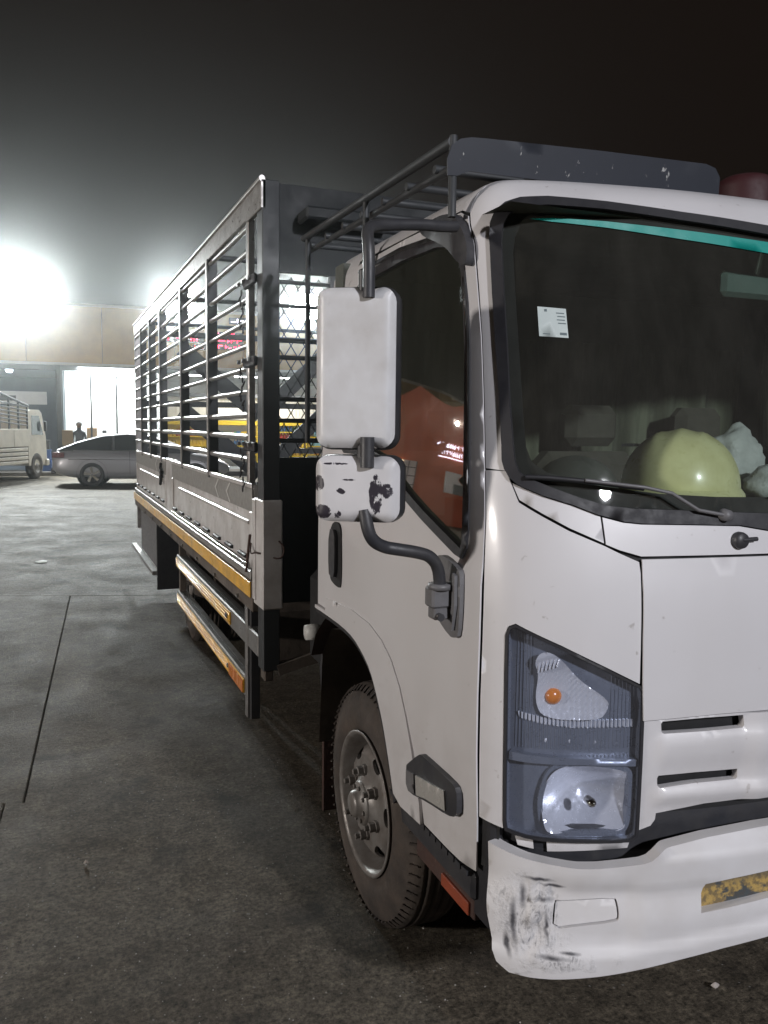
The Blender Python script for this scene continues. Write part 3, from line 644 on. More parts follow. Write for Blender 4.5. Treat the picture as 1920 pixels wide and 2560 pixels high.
T(obj('headliner', [(.08, 1.78, 2.2), (1.92, 1.78, 2.2), (1.92, 2.95, 2.2), (.08, 2.95, 2.2)], [(0, 3, 2, 1)], bpy.data.materials['headliner'], truck))
T(MB().box(.04, 1.96, 1.9, 3.0, .98, 1.04).build('cab_floor', DARK, truck))
for x in (.45, 1.02, 1.55):
    s_ = T(MB().box(x-.24, x+.24, 2.42, 2.80, 1.05, 1.30, .04).build('seat', SEATF, truck)); MB().box(x-.23, x+.23, 2.70, 2.85, 1.30, 1.58, .05).build('backrest', SEATF, s_)
    MB().box(x-.12, x+.12, 2.70, 2.80, 1.60, 1.76, .035).build('headrest', SEATF, s_)
im = MB(); p = Vector(cab(.10, 2.07, -.12)); im.box(p.x-.13, p.x+.13, p.y, p.y+.03, p.z-.035, p.z+.035, .012); im.tube([(p.x, p.y+.02, p.z), (p.x, p.y-.01, 2.19)], .008, 8); T(im.build('rear_view_mirror', mat('mirror_back_green', (.10, .15, .13), .4), truck))
# ------------------------------------------------------------------ wheels
def wheel(x, y, z, parent, R=.40, rw=.21, side=-1, front=True, name='wheel'):
    """tyre whose outer wall is at x; side -1 looks to -x"""
    sx = -side
    def L(prof): return [(sx*h, r) for h, r in prof]
    t = MB(); c = (x, y, z)
    prof = [(.03, .225), (.004, .240), (.0, .250), (-.003, .268), (-.004, .298), (.002, .330), (.012, .358), (.016, .378), (.030, .392), (.042, .397)]
    g0 = .05
    for k in range(4): 
        a = g0+k*.033; prof += [(a, .400), (a+.001, .389), (a+.007, .389), (a+.008, .400)]
    prof += [(rw-.042, .397), (rw-.03, .392), (rw-.01, .37), (rw, .33), (rw, .26), (rw-.02, .21)]
    t.lathe(L(prof), c, 'x', 72); w = T(t.build(name, TYRE, parent)); 
    lug = MB()
    for k in range(72):
        a = 2*PI*k/72; ca, sa = math.cos(a), math.sin(a); r0, r1 = .372, .391
        lug.bar((x+sx*.006, y+ca*r0, z+sa*r0), (x+sx*.026, y+ca*r1, z+sa*r1), .007, .006)
    lug.build('shoulder_block', TYRE, w)['kind'] = 'stuff'
    r = MB(); r.lathe(L([(.02, .222), (-.002, .239), (-.006, .240), (-.007, .231), (.004, .224), (.03, .214), (.055, .206), (.07, .200)]), c, 'x', 56); rim = r.build('rim', RIM, w)
    # dished disc with six hand holes: fill in polar map
    Rp = [(.07, .201), (.035, .184), (.015, .164), (.012, .132), (.008, .095), (-.004, .080), (-.010, .074)]
    def depth(q):
        P = sorted((rr, hh) for hh, rr in Rp)
        if q <= P[0][0]: return P[0][1]
        for (r0, h0), (r1, h1) in zip(P, P[1:]):
            if q <= r1: return h0+(h1-h0)*(q-r0)/(r1-r0)
        return P[-1][1]
    circ = lambda r, n: [(r*math.cos(2*PI*i/n), r*math.sin(2*PI*i/n)) for i in range(n)]
    holes = []
    for k in range(6):
        a = math.radians(55-60*k); cx, cy = .163*math.cos(a), .163*math.sin(a)
        holes.append([(cx+.019*math.cos(q)*math.cos(a)-.031*math.sin(q)*math.sin(a), cy+.019*math.cos(q)*math.sin(a)+.031*math.sin(q)*math.cos(a)) for q in [2*PI*i/14 for i in range(14)]])
    fn = lambda s, v, n=0: (x+sx*(depth(math.hypot(s, v)))-sx*n, y+s, z+v)
    panel('wheel_disc', fn, circ(.2005, 48), RIM, w, holes=holes+[circ(.0745, 24)], th=.012, res=.016)
    if front:
        h = MB(); h.lathe(L([(.01, .076), (-.012, .074), (-.020, .066), (-.021, .046), (-.040, .043), (-.047, .034), (-.048, 0)]), c, 'x', 28); h.build('hub', RIM, w)
        hb = MB()
        for k in range(8):
            a = 2*PI*k/8+.2; hb.lathe(L([(-.018, .0075), (-.027, .0075), (-.028, 0)]), (x, y+.057*math.cos(a), z+.057*math.sin(a)), 'x', 6, smooth=False)
        hb.build('hub_bolts', RIM, w)['kind'] = 'stuff'
    for k in range(6):
        a = math.radians(22+60*k); cc = (x, y+.107*math.cos(a), z+.107*math.sin(a)); nb = MB()
        nb.lathe(L([(.014, .021), (.000, .020), (-.001, .0165), (-.020, .0165), (-.022, .0095), (-.036, .0095), (-.037, 0)]), cc, 'x', 6, smooth=False); nb.build('wheel_nut', RIM, w)
    dk = MB(); dk.lathe(L([(.10, .19), (.10, 0)]), c, 'x', 24); dk.build('brake_drum', DARK, w)
    return w
wheel(.010, 2.530, .400, truck)
wheel(1.99, 2.530, .400, truck, side=1)
for y in (6.45,):
    wheel(.03, y, .40, truck, front=False); wheel(.27, y, .40, truck, front=False)
    wheel(1.97, y, .40, truck, side=1, front=False); wheel(1.73, y, .40, truck, side=1, front=False)
# ------------------------------------------------------------------ chassis and well
for x in (.62, 1.38): T(MB().box(x-.03, x+.03, 1.55, 9.3, .60, .80).build('chassis_rail', SOIL, truck))
T(MB().box(.25, 1.75, 2.44, 2.57, .34, .46, .03).build('front_axle', SOIL, truck))
T(MB().box(.25, 1.75, 6.38, 6.52, .32, .48, .03).build('rear_axle', SOIL, truck))
def well(far):
    pts = [(1.93, .50), (1.98, .66), (2.10, .86), (2.25, .93), (2.75, .94), (2.95, .90), (3.06, .78), (3.10, .40)]
    v = []; 
    for y, z in pts: v += [(.03, y, z), (.50, y, z)]
    n = len(pts); T(obj('wheel_well', v, [(2*i, 2*i+1, 2*i+3, 2*i+2) for i in range(n-1)], SOIL, truck, True))
    T(MB().box(.50, .52, 1.93, 3.10, .42, .95).build('well_panel', SOIL, truck))
    # brown rubber guard behind the arch with its white filler cap
    v = []; gp = [(2.86, .985), (2.95, .93), (3.04, .86), (3.10, .76)]
    for y, z in gp: v += [(-.005, y, z), (.20, y, z+.01)]
    T(obj('mudguard', v, [(2*i, 2*i+1, 2*i+3, 2*i+2) for i in range(3)], RUST, truck, True))
    f = MB(); f.box(.05, .40, 3.11, 3.125, .10, .80, .004); T(f.build('mud_flap', RUST, truck))
    f = MB(); f.tube([(.10, 3.16, .92), (.06, 3.14, .70), (.09, 3.18, .45), (.10, 3.2, .28)], .018, 8); T(f.build('hose', RUB, truck))
    c = MB(); c.lathe([(-.028, 0), (-.028, .030), (.01, .032), (.03, .028)], (.0, 3.10, .855), 'x', 20); T(c.build('filler_cap', WSTR, truck))
    s = MB()
    for i in range(14):
        y = 1.77+i*.037; s.box(.0, .05, y, y+.03, .538, .552)
    s.box(.012, .16, 1.76, 2.28, .470, .545, .01); T(s.build('cab_step', PLAS, truck))
    T(MB().box(.03, .06, 1.78, 2.14, .405, .462, .003).build('step_reflector', RUST, truck)); T(MB().box(.022, .032, 1.80, 1.96, .41, .445, .002).build('step_reflector', ORR, truck))
    T(MB().box(.10, .45, 1.70, 1.80, .42, .70, .02).build('corner_bracket', PLAS, truck))
    T(MB().box(.03, .07, 1.70, 1.79, .42, .72, .01).build('corner_bracket', RUB, truck))
sides(well)
T(MB().box(.54, 1.46, 1.80, 3.0, .62, 1.0).build('engine_bay', DARK, truck))
T(MB().box(.08, .55, 4.2, 5.6, .38, .74, .05).build('fuel_tank', SOIL, truck))
T(MB().box(.10, 1.9, 3.2, 3.5, .62, 1.05, .04).build('air_tank', DARK, truck))
# ------------------------------------------------------------------ mirrors: housings on a tube bracket
def mirror_frame(u, z, d):
    a = math.radians(32); return (-.28+u*math.cos(a)+d*math.sin(a), 1.83-u*math.sin(a)+d*math.cos(a), z)
def mirr(far):
    m1 = rounded(-.100, .0868, 1.6135, 1.981, .034)
    m2 = rounded(-.1005, .1005, 1.4405, 1.5955, .032)
    def housing(name, out, mt, notch):
        cx = sum(p[0] for p in out)/len(out); cz = sum(p[1] for p in out)/len(out)
        z0 = min(p[1] for p in out); z1 = max(p[1] for p in out); x0 = min(p[0] for p in out); x1 = max(p[0] for p in out)
        def crown(s, v):
            e = min(s-x0, x1-s, v-z0, z1-v); k = .017*(1-max(0, 1-e/.028)**2.4)
            for nz in notch: k -= .022*math.exp(-((s-.0235)/.022)**2-((v-nz)/.014)**2)
            return k
        fn = lambda s, v, n=0: mirror_frame(s, v, -n)
        o = T(panel(name, fn, densify(out, .02), mt, truck, dn=crown, th=.004, res=.0085))
        # dark rear rim and glass
        L = densify(out, .02); k = len(L); v = []
        for s, z in L: v += [mirror_frame(cx+(s-cx)*1.005, cz+(z-cz)*1.004, .002), mirror_frame(cx+(s-cx)*1.05, cz+(z-cz)*1.025, .022), mirror_frame(cx+(s-cx)*1.05, cz+(z-cz)*1.025, .055), mirror_frame(cx+(s-cx)*.98, cz+(z-cz)*.98, .060)]
        f = []
        for i in range(k):
            j = (i+1) % k; f += [(4*i+q, 4*i+q+1, 4*j+q+1, 4*j+q) for q in range(3)]
        f.append(tuple(4*i+3 for i in range(k)))
        obj('mirror_rim', v, f, PLAS, o, [True]*(3*k)+[False])
        panel('mirror_glass', lambda s, v, n=0: mirror_frame(s, v, .061+n), [(cx+(s-cx)*.93, cz+(z-cz)*.94) for s, z in out], CHR, o, th=.001, res=.05)
    housing('mirror_housing', m1, MIRW, (1.981, 1.6135)); housing('mirror_housing', m2, MIRC, (1.5955, 1.4405))
    t = MB(); t.tube(chaikin([(-.05, 1.851, 1.262), (-.06, 1.842, 1.319), (-.09, 1.828, 1.351), (-.13, 1.822, 1.363), (-.18, 1.822, 1.372), (-.21, 1.829, 1.377), (-.245, 1.812, 1.394), (-.262, 1.805, 1.42), (-.268, 1.815, 1.47)], 2, False), .0155, 14)
    t.tube([(-.268, 1.80, 1.57), (-.268, 1.80, 1.64)], .0165, 14)
    t.tube([(-.268, 1.835, 1.45), (-.268, 1.835, 2.02)], .012, 10)
    T(t.build('mirror_arm', PLAS, truck))
    t = MB(); t.tube(chaikin([(-.0, 1.904, 2.160), (-.05, 1.89, 2.152), (-.09, 1.88, 2.150), (-.17, 1.869, 2.140), (-.245, 1.845, 2.126), (-.267, 1.82, 2.105), (-.268, 1.80, 2.06), (-.268, 1.80, 1.955)], 2, False), .0140, 12); T(t.build('mirror_arm', PLAS, truck))
    tb = chaikin([(1.42, 2.235), (1.17, 2.218), (1.11, 2.195), (1.078, 2.165), (1.062, 2.125), (1.066, 2.085), (1.085, 2.070), (1.11, 2.085), (1.20, 2.150), (1.42, 2.205)], 2)
    T(panel('arm_bracket', cab, tb, PLAS, truck, n=.030, th=.028, res=.02, dn=lambda s, v: -.012*sstep(1.2, 1.4, s)))
    br = chaikin([(1.270, 1.315), (1.252, 1.334), (1.2151, 1.338), (1.134, 1.318), (1.125, 1.299), (1.1275, 1.223), (1.134, 1.1515), (1.1465, 1.141), (1.181, 1.137), (1.272, 1.178)], 1)
    bp_ = T(panel('bracket_plate', cab, br, GREYP, truck, n=.020, th=.018, res=.03))
    panel('bracket_rib', cab, [(1.150, 1.160), (1.136, 1.225), (1.134, 1.300), (1.146, 1.305), (1.150, 1.230), (1.162, 1.165)], GREYP, bp_, n=.030, th=.012, res=.02)
    c = MB(); c.box(-.078, -.012, 1.835, 1.885, 1.215, 1.268, .006); c.lathe([(1.262-1.25, 0), (1.262-1.25, .030), (1.276-1.25, .030), (1.276-1.25, .0)], (-.05, 1.853, 1.25), 'z', 18); c.box(-.070, -.010, 1.84, 1.88, 1.185, 1.217, .004); T(c.build('arm_clamp', GREYP, truck))
    c = MB(); c.lathe([(-.030, 0), (-.030, .010), (-.004, .010)], (-.058, 1.855, 1.195), 'y', 8, smooth=False); T(c.build('clamp_bolt', PLAS, truck))
sides(mirr)
# ------------------------------------------------------------------ roof rack
yv = 1.96
vis = [(.030, 2.300), (.002, 2.298), (-.003, 2.336), (.006, 2.368), (.028, 2.385), (.058, 2.392), (.095, 2.3945), (.45, 2.409), (.805, 2.419), (.84, 2.412), (.862, 2.39), (.868, 2.35), (.868, 2.31), (.30, 2.318), (.06, 2.314)]
T(panel('rack_visor', plane_fn('y', yv), vis, VISOR, truck, th=.004, res=.05, dn=lambda s, v: .02*(v-2.3)/.1))
rk = MB()
T(panel('rack_visor', plane_fn('y', yv), [(2-a, b) for a, b in vis], VISOR, truck, th=.004, res=.05, dn=lambda s, v: .02*(v-2.3)/.1))
T(MB().tube([(.02, yv+.01, 2.385), (.02, 3.3, 2.412)], .014, 10).build('rack_rail', CAGED, truck))
T(MB().tube([(1.98, yv+.01, 2.385), (1.98, 3.3, 2.412)], .014, 10).build('rack_rail', CAGED, truck))
T(MB().tube([(.05, yv+.01, 2.34), (.05, 3.3, 2.37)], .011, 10).build('rack_rail', CAGED, truck))
for i in range(7):
    y = 2.1+i*.19; T(MB().tube([(.03, y, 2.352+.02*(y-2)), (1.97, y, 2.352+.02*(y-2))], .012, 8).build('rack_crossbar', CAGED, truck))
for x in (.3, .55, .8, 1.05, 1.3, 1.55, 1.8): T(MB().tube([(x, yv+.02, 2.345), (x, 3.3, 2.375)], .008, 8).build('rack_slat', CAGED, truck))
for x in (.022, 1.978):
    for y in (yv+.012, 2.6, 3.25): T(MB().tube([(x, y, 2.20 if y < 2.7 else 1.6), (x, y, 2.40)], .011, 8).build('rack_post', CAGED, truck))
b = MB(); b.lathe([(0, .10), (.10, .10), (.125, .095), (.14, .07), (.145, 0)], (1.31, 2.3, 2.395), 'z', 24); b.lathe([(-.01, .115), (.012, .115), (.014, .1)], (1.31, 2.3, 2.395), 'z', 24); T(b.build('roof_beacon', RED, truck))
# ------------------------------------------------------------------ cattle body
XS = -.07
def body_side(far):
    Y0, Y1 = 3.63, 9.40
    # corner post: dark tube with the white painted foot
    p = T(MB().box(XS, .008, Y0, Y0+.10, .55, 2.722, .004).build('corner_post', CAGED, truck))
    MB().box(XS-.004, .02, Y0-.006, Y0+.17, .835, 1.335, .006).build('white_corner_cover', CAGEB, p)
    T(MB().box(XS-.012, XS, Y0+.115, Y0+.165, .86, 1.33, .003).build('hinge_strap', CAGEB, truck))
    T(MB().box(XS, -.02, Y1-.05, Y1, .55, 2.72, .003).build('rear_post', BARP, truck))
    tr = T(MB().box(XS-.006, -.052, Y0, 3.93, 2.60, 2.722, .003).build('top_band', BARP, truck)); T(MB().box(XS-.004, -.05, 3.93, Y1, 2.612, 2.716, .003).build('top_band', BARP, truck))
    T(MB().tube([(XS, Y0, 2.724), (XS, Y1, 2.724)], .014, 8).build('top_rail', BARP, truck))
    T(MB().box(XS-.002, XS+.03, 3.90, 3.945, 1.39, 2.61, .004).build('gate_post', BARP, truck))
    for y in (4.953, 6.018, 7.19, 7.9545, 8.72):
        T(MB().box(XS-.008, XS+.05, y-.022, y+.022, 1.36, 2.62, .004).build('cage_post', CAGED, truck)); MB().box(XS-.012, XS-.0085, y-.020, y+.020, 1.37, 2.61, .001).build('post_face', BARP, PARTS[-1])  # dark post body with a lighter strip on its outer face
    for i in range(11):
        z = 1.500+.1085*i+random.uniform(-.004, .004)
        pts = [(XS+.012+random.uniform(-.003, .003), y, z+random.uniform(-.004, .004)) for y in (3.93, 4.95, 6.02, 7.19, 7.95, 8.72, Y1)]
        T(MB().tube(pts, .0125 if i > 2 else .0165, 8).build('cage_bar', BARP, truck))
    # two hinged dropside boards
    for a, b in ((3.835, 6.575), (6.96, 9.36)):
        bd = T(MB().box(XS+.004, XS+.03, a, b, .99, 1.392, .004).build('dropside', CAGEB, truck))
        MB().box(XS-.006, XS+.004, a, b, 1.372, 1.396, .003).build('board_cap', CAGEB, bd)
        MB().box(XS-.002, XS+.004, a, b, 1.262, 1.371, .001).build('reflective_band', BANDG, bd)
        MB().box(XS-.004, XS+.004, a, a+.05, .992, 1.261, .003).build('board_edge', CAGEB, bd); MB().box(XS-.004, XS+.004, b-.05, b, .992, 1.261, .003).build('board_edge', CAGEB, bd)
        MB().tube([(XS+.001, a+.06, 1.208), (XS+.001, b-.4, 1.206)], .013, 8).build('pressed_rib', CAGEB, bd)
        k = a+.12
        while k < b-.15: MB().tube([(XS-.004, k, 1.035), (XS-.004, k+.16, 1.035)], .011, 8).build('board_hinge', CAGED, bd); k += .34
        ch = MB()
        cs = (4.42, 4.74) if a < 5 else (7.6,)
        for y in cs:
            for z0, z1, y0, y1 in ((1.266, 1.318, y-.09, y), (1.318, 1.368, y, y-.09)):
                ch.add([(XS-.0035, y0, z0), (XS-.0035, y1, z1), (XS-.0035, y1+.03, z1), (XS-.0035, y0+.03, z0)], [(0, 1, 2, 3)])
        ch.build('band_chevron', WSTR, bd)
    T(MB().box(XS+.001, XS+.05, 6.577, 6.958, .95, 1.40, .006).build('side_pillar', CAGEB, truck))
    T(MB().box(XS-.015, XS+.06, 3.83, 9.45, .940, .985, .006).build('floor_rail', BARP, truck))
    T(MB().tube([(XS-.012, 3.86, 1.005), (XS-.012, 6.6, 1.005)], .008, 8).build('floor_rail', CHR, truck))
    y = 3.815; L = .95
    while y < 9.5: 
        T(MB().box(XS-.020, XS-.012, y, min(y+L-.004, 9.52), .858, .934, .002).build('reflective_strip', YEL, truck)); y += L
    T(MB().box(XS-.012, XS+.05, 3.80, 9.5, .79, .938, .005).build('floor_channel', SOIL, truck))
    bl = MB(); y = 4.1
    while y < 9.4: bl.lathe([(-.012, 0), (-.012, .011), (0, .012)], (XS-.012, y, .815), 'x', 8, smooth=False); y += .62
    T(bl.build('rail_bolts', STEEL, truck))
    # side guards
    for z, ya, yb_, ra, rb in ((.648, 3.72, 6.35, 4.33, 6.33), (.378, 3.98, 6.32, 4.0, 6.30)):
        g = T(MB().box(XS-.004, XS+.028, ya, yb_, z-.055, z+.050, .006).build('side_guard', STEEL, truck))
        MB().box(XS+.028, XS+.06, ya, yb_, z+.035, z+.050).build('guard_flange', STEEL, g)
        MB().box(XS-.012, XS-.004, ra, rb, z-.038, z+.032, .002).build('reflector', YEL, g)
        if z < .5: MB().box(XS-.018, XS-.0125, 4.0, 4.34, z-.036, z+.028, .002).build('reflector', AMB, g)
        for q in (-.019, .0, .017): MB().tube([(XS-.0125, ra, z+q), (XS-.0125, rb, z+q)], .0028, 5).build('reflector_ridge', YEL, g)
        for yy in (ra+.06, (4.42 if z > .5 else 4.38)): MB().lathe([(-.016, 0), (-.018, .012), (-.012, .013)], (XS, yy, z), 'x', 8).build('guard_bolt', PLAS, g)
    T(MB().box(XS-.008, XS+.004, 3.93, 3.978, .235, .86, .003).build('guard_post', STEEL, truck)); T(MB().box(XS+.004, XS+.05, 3.90, 3.93, .235, .86, .003).build('guard_post', PLAS, truck))
    T(MB().box(XS+.01, XS+.05, 3.64, 3.72, .50, .84, .004).build('guard_post', SOIL, truck))
    T(MB().box(XS+.005, XS+.05, 6.25, 6.30, .32, .86, .003).build('guard_post', SOIL, truck))
    w = MB(); w.box(XS+.03, XS+.045, 3.66, 3.70, .66, .72, .004); T(w.build('marker_lamp', FROST, truck))
    br = MB(); br.bar((.0, 3.64, .55), (.42, 3.62, .66), .03, .05); T(br.build('support_arm', SOIL, truck))
    # locker behind the rear wheel and torn flap
    T(MB().box(XS+.02, .45, 7.78, 9.2, .34, .78, .015).build('locker', GREYP, truck)); T(MB().box(XS-.01, .40, 7.55, 7.58, .20, .80, .003).build('mud_flap', RUB, truck))
    T(MB().box(XS-.03, XS+.02, 7.76, 9.75, .295, .335, .004).build('rear_guard', STEEL, truck))
    fe = [(7.15, .58), (7.10, .86), (6.6, .88), (6.45, .86), (6.0, .84), (5.88, .56)]
    for i, z in enumerate((2.317, 1.956, 1.569)):      # hinges of the front cage gate, bolts and loose chain
        h = T(MB().box(XS-.022, XS+.0, 3.72, 3.93, z-.022, z+.022, .005).build('gate_hinge', RUB, truck))
        for k, yy in enumerate((3.78, 3.90, 4.0)): MB().lathe([(-.034, 0), (-.034, .010), (-.02, .012)], (XS, yy, z+.01), 'x', 6, smooth=False).build('hinge_bolt', STEEL, h)
        c = MB(); n = 9
        for k in range(n):
            cy = 3.97+.04*math.sin(k*1.3+i); cz = z-.03-k*.022; r = .011
            pts = [(XS-.018+(.006*math.sin(a) if k % 2 else 0), cy+r*.7*math.cos(a), cz+r*1.3*math.sin(a)) for a in [2*PI*j/8 for j in range(9)]]; c.tube(pts, .0028, 5, cap=False)
        c.build('chain', RUB, h)
    kn = MB(); kn.tube([(XS-.02, 7.1+.06*math.sin(k*2.1), 1.30+.05*math.cos(k*1.7)-.006*k) for k in range(14)], .012, 6); T(kn.build('knotted_rope', RUB, truck))
    wr = MB(); wr.tube(chaikin([(XS-.015, 3.80, 1.12), (XS-.04, 3.72, 1.08), (XS-.02, 3.66, 1.10), (.01, 3.61, 1.06), (.03, 3.62, 1.12), (.0, 3.62, 1.15)], 2, False), .004, 6)
    wr.tube([(XS-.02, 3.80, 1.16), (XS-.03, 3.84, .98)], .007, 6); T(wr.build('latch_wire', RUST, truck))
sides(body_side)
T(MB().box(.05, 1.95, 3.66, 9.38, .93, .985).build('body_floor', SOIL, truck))
T(MB().box(.009, 1.991, 3.645, 3.675, .86, 1.525).build('headboard', HEADB, truck))
T(MB().box(.009, 1.991, 3.645, 3.675, 2.34, 2.715).build('headboard', HEADB, truck))
T(MB().box(.09, .50, 3.50, 3.645, 2.545, 2.60, .01).build('headboard_shelf', HEADB, truck))
for z in (1.60, 1.69, 1.785, 1.97, 2.045, 2.30): T(MB().tube([(.01, 3.665, z), (1.99, 3.665, z)], .010, 8).build('headboard_bar', CAGED, truck))
for x in (.262, .6, 1.0, 1.4, 1.8): T(MB().box(x-.016, x+.016, 3.65, 3.68, 1.525, 2.34).build('headboard_upright', CAGED, truck))
me = MB(); cw, chh = .064, .050
zz0, zz1 = 1.525, 2.34; nz = int((zz1-zz0)/chh)
for i in range(-1, int(1.98/cw)+1):
    for k in range(nz):
        for sgn in (1, -1):
            xa = .01+cw*(i+(.5 if (k+ (sgn < 0)) % 2 else 0)); xb = xa+cw*.5
            if xb > 1.99 or xa < .0: continue
            za, zb = (zz0+chh*k, zz0+chh*(k+1)); 
            if sgn < 0: za, zb = zb, za
            me.bar((xa, 3.685, za), (xb, 3.685, zb), .004, .004)
o = T(me.build('wire_mesh', CAGED, truck)); o['kind'] = 'stuff'
# rear gate with two chevron braces
for z in (1.0, 1.39, 1.9, 2.65): T(MB().box(-.02, 2.02, 9.36, 9.40, z-.03, z+.03).build('rear_gate_rail', CAGED, truck))
for dz in (0, -.66):
    T(MB().bar((.42, 9.35, 2.50+dz), (1.28, 9.35, 1.78+dz), .03, .17).build('rear_gate_brace', CAGED, truck)); T(MB().bar((2.05, 9.33, 2.50+dz), (1.28, 9.33, 1.78+dz), .03, .17).build('rear_gate_brace', CAGED, truck))
for y in (5.3, 7.1, 8.9): T(MB().tube([(-.03, y, 2.70), (2.03, y, 2.70)], .018, 8).build('roof_bow', CAGED, truck))
# ------------------------------------------------------------------ things on the dashboard
ht = thing('helmet', 'pale yellow ribbed safety helmet lying behind the windscreen, beside the white bag', 'helmet', (.63, 1.785, 1.478), .15)
WORLD_H = None
def helmet(parent, m, sc=1.0, lam=lambda p: p):
    v = []; f = []; nu, nv = 48, 16
    for j in range(nv+1):
        t = PI/2*j/nv
        for i in range(nu):
            a = 2*PI*i/nu; r = math.cos(t)**.85; h = math.sin(t)
            x = .128*r*math.cos(a)*sc; y = .150*r*math.sin(a)*sc; z = .132*h*sc+.028
            for c0, w in ((0, .34), (-.38, .14), (.38, .14)):      # three ridges run front to back
                d = math.cos(a)*r-c0; z += .006*math.exp(-(d/(w*.35))**2)*(1 if j > 2 else 0)*h
            v.append(lam((x, y, z)))
    for j in range(nv):
        for i in range(nu): f.append((j*nu+i, j*nu+(i+1) % nu, (j+1)*nu+(i+1) % nu, (j+1)*nu+i))
    s = obj('shell', v, f, m, parent, True)
    b = MB(); v = []; f = []
    for i in range(nu):
        a = 2*PI*i/nu; pk = max(0, math.sin(a))**3*.045
        for k, (rr, zz) in enumerate(((1.0, .030), (1.07, .018), (1.10, .004), (1.05, .004))):
            v.append(lam(((.128*rr)*math.cos(a)*sc, (.150*rr+(pk if k in (1, 2) else 0))*math.sin(a)*sc, zz*sc)))
    for i in range(nu):
        j = (i+1) % nu
        for k in range(3): f.append((4*i+k, 4*i+k+1, 4*j+k+1, 4*j+k))
    obj('brim', v, f, m, parent, True)
    for k in range(3):
        a = -.35+.16*k; 
        MB().box(.098*sc, .1235*sc, (-.012+.035*k-.03)*sc, (.004+.035*k-.03)*sc, .118*sc, .124*sc).build('vent_slot', PLAS, parent)
helmet(ht, HELM, 1.20)
ht.rotation_euler = (0, 0, 2.3)
h2 = thing('helmet', 'dim grey helmet low in the left corner behind the windscreen, seen through the glare', 'helmet', (.355, 1.87, 1.455), .4)
HG = mat('grey_green_helmet', (.075, .08, .068), .7); helmet(h2, HG, .80)
def crumple(name, c, r, seed, m, label):
    bm = bmesh.new(); bmesh.ops.create_icosphere(bm, subdivisions=4, radius=1)
    from mathutils import noise as mn
    for q in bm.verts:
        d = q.co.normalized(); k = 1+.30*mn.noise(d*1.3+Vector((seed, 0, 0)))+.16*abs(mn.noise(d*3.2+Vector((0, seed, 0))))-.05*abs(mn.noise(d*9))
        q.co = Vector((d.x*r[0]*k, d.y*r[1]*k, max(d.z*r[2]*k, -r[2]*.93)))
    bm.verts.index_update(); v = [tuple(q.co) for q in bm.verts]; f = [tuple(q.index for q in g.verts) for g in bm.faces]; bm.free()
    o = obj(name, v, f, m, None, True); o.location = c; tag(o, label, 'bag'); return o
crumple('paper_bag', (.965, 1.93, 1.573), (.095, .06, .105), 3.1, BAGM, 'crumpled white bag standing upright just right of the yellow helmet')
crumple('plastic_bag', (.975, 1.78, 1.517), (.10, .07, .052), 8.7, BAGM, 'small white knotted plastic bag at the foot of the upright bag on the dashboard')
# ------------------------------------------------------------------ the lit shops across the yard (local x along the front, local y inwards)
FO = Vector((-2.3633, 30.4793, 0)); FR = math.atan2(-.0679, .9977)
FM = Matrix.Translation(FO) @ Matrix.Rotation(FR, 4, 'Z')
def fw(u, d, z): return FM @ Vector((u, d, z))
FASC = mat('ochre_fascia_sheet', (.46, .26, .06), .6, dirt=.5, dscale=1.5)
FASL = mat('pale_fascia_trim', (.55, .50, .42), .6)
COLM = mat('grey_column_paint', (.10, .105, .11), .6, dirt=.4)
WALLW = mat('white_shop_wall', (.78, .78, .76), .7, dirt=.2)
WALLG = mat('blue_grey_shop_wall', (.22, .25, .28), .7, dirt=.4, dscale=2)
SHGL = glass('shop_window_glass', (.93, .95, .95), .02, .06, .6, (.8, .8, .8))
LAMPW = emit('lit_lamp_panel', (.94, .98, 1.0), 9)
YSH = mat('yellow_shelf_paint', (.75, .52, .02), .5)
shop = thing('shop_building', 'long low shop building with ochre fascia and brightly lit glass front across the yard', 'building', tuple(FO), FR)
WORLD['shop_building'] = None; del WORLD['shop_building']
U0, U1 = -16.0, 26.0
u = U0
while u < U1: MB().box(u+.006, u+2.394, .0, .06, 3.74, 5.63, .006).build('fascia_panel', FASC, shop); u += 2.4
MB().box(U0, U1, -.03, .10, 5.63, 5.72).build('fascia_trim', FASL, shop); MB().box(U0, U1, -.04, .10, 3.66, 3.738).build('fascia_trim', FASL, shop)
MB().box(U0, U1, .065, .30, 3.485, 3.655).build('lintel', COLM, shop)
MB().box(U0, U1, .11, 14, 3.66, 3.72).build('shop_ceiling', WALLW, shop)
MB().box(U0, U1, .30, 14, 5.50, 5.60).build('roof', COLM, shop)
for a in (-11.5, -7.1, -2.7, 1.70, 5.05, 10.9, 15.4, 20.0): MB().box(a, a+.165, -.02, .24, 0, 3.66, .008).build('column', COLM, shop)
MB().box(U0, U1, 9.0, 9.1, .0, 3.65).build('back_wall', WALLW, shop)
MB().box(U0, 1.74, 8.6, 8.7, 0, 3.65).build('back_wall', WALLG, shop)
for a, m_ in ((1.80, WALLG), (5.12, WALLW), (15.45, WALLW)): MB().box(a-.04, a+.04, .26, 9.0, 0, 3.65).build('partition_wall', m_, shop)
MB().box(U0, U1, -.0, 9.0, .0, .10).build('shop_floor', WALLG, shop)
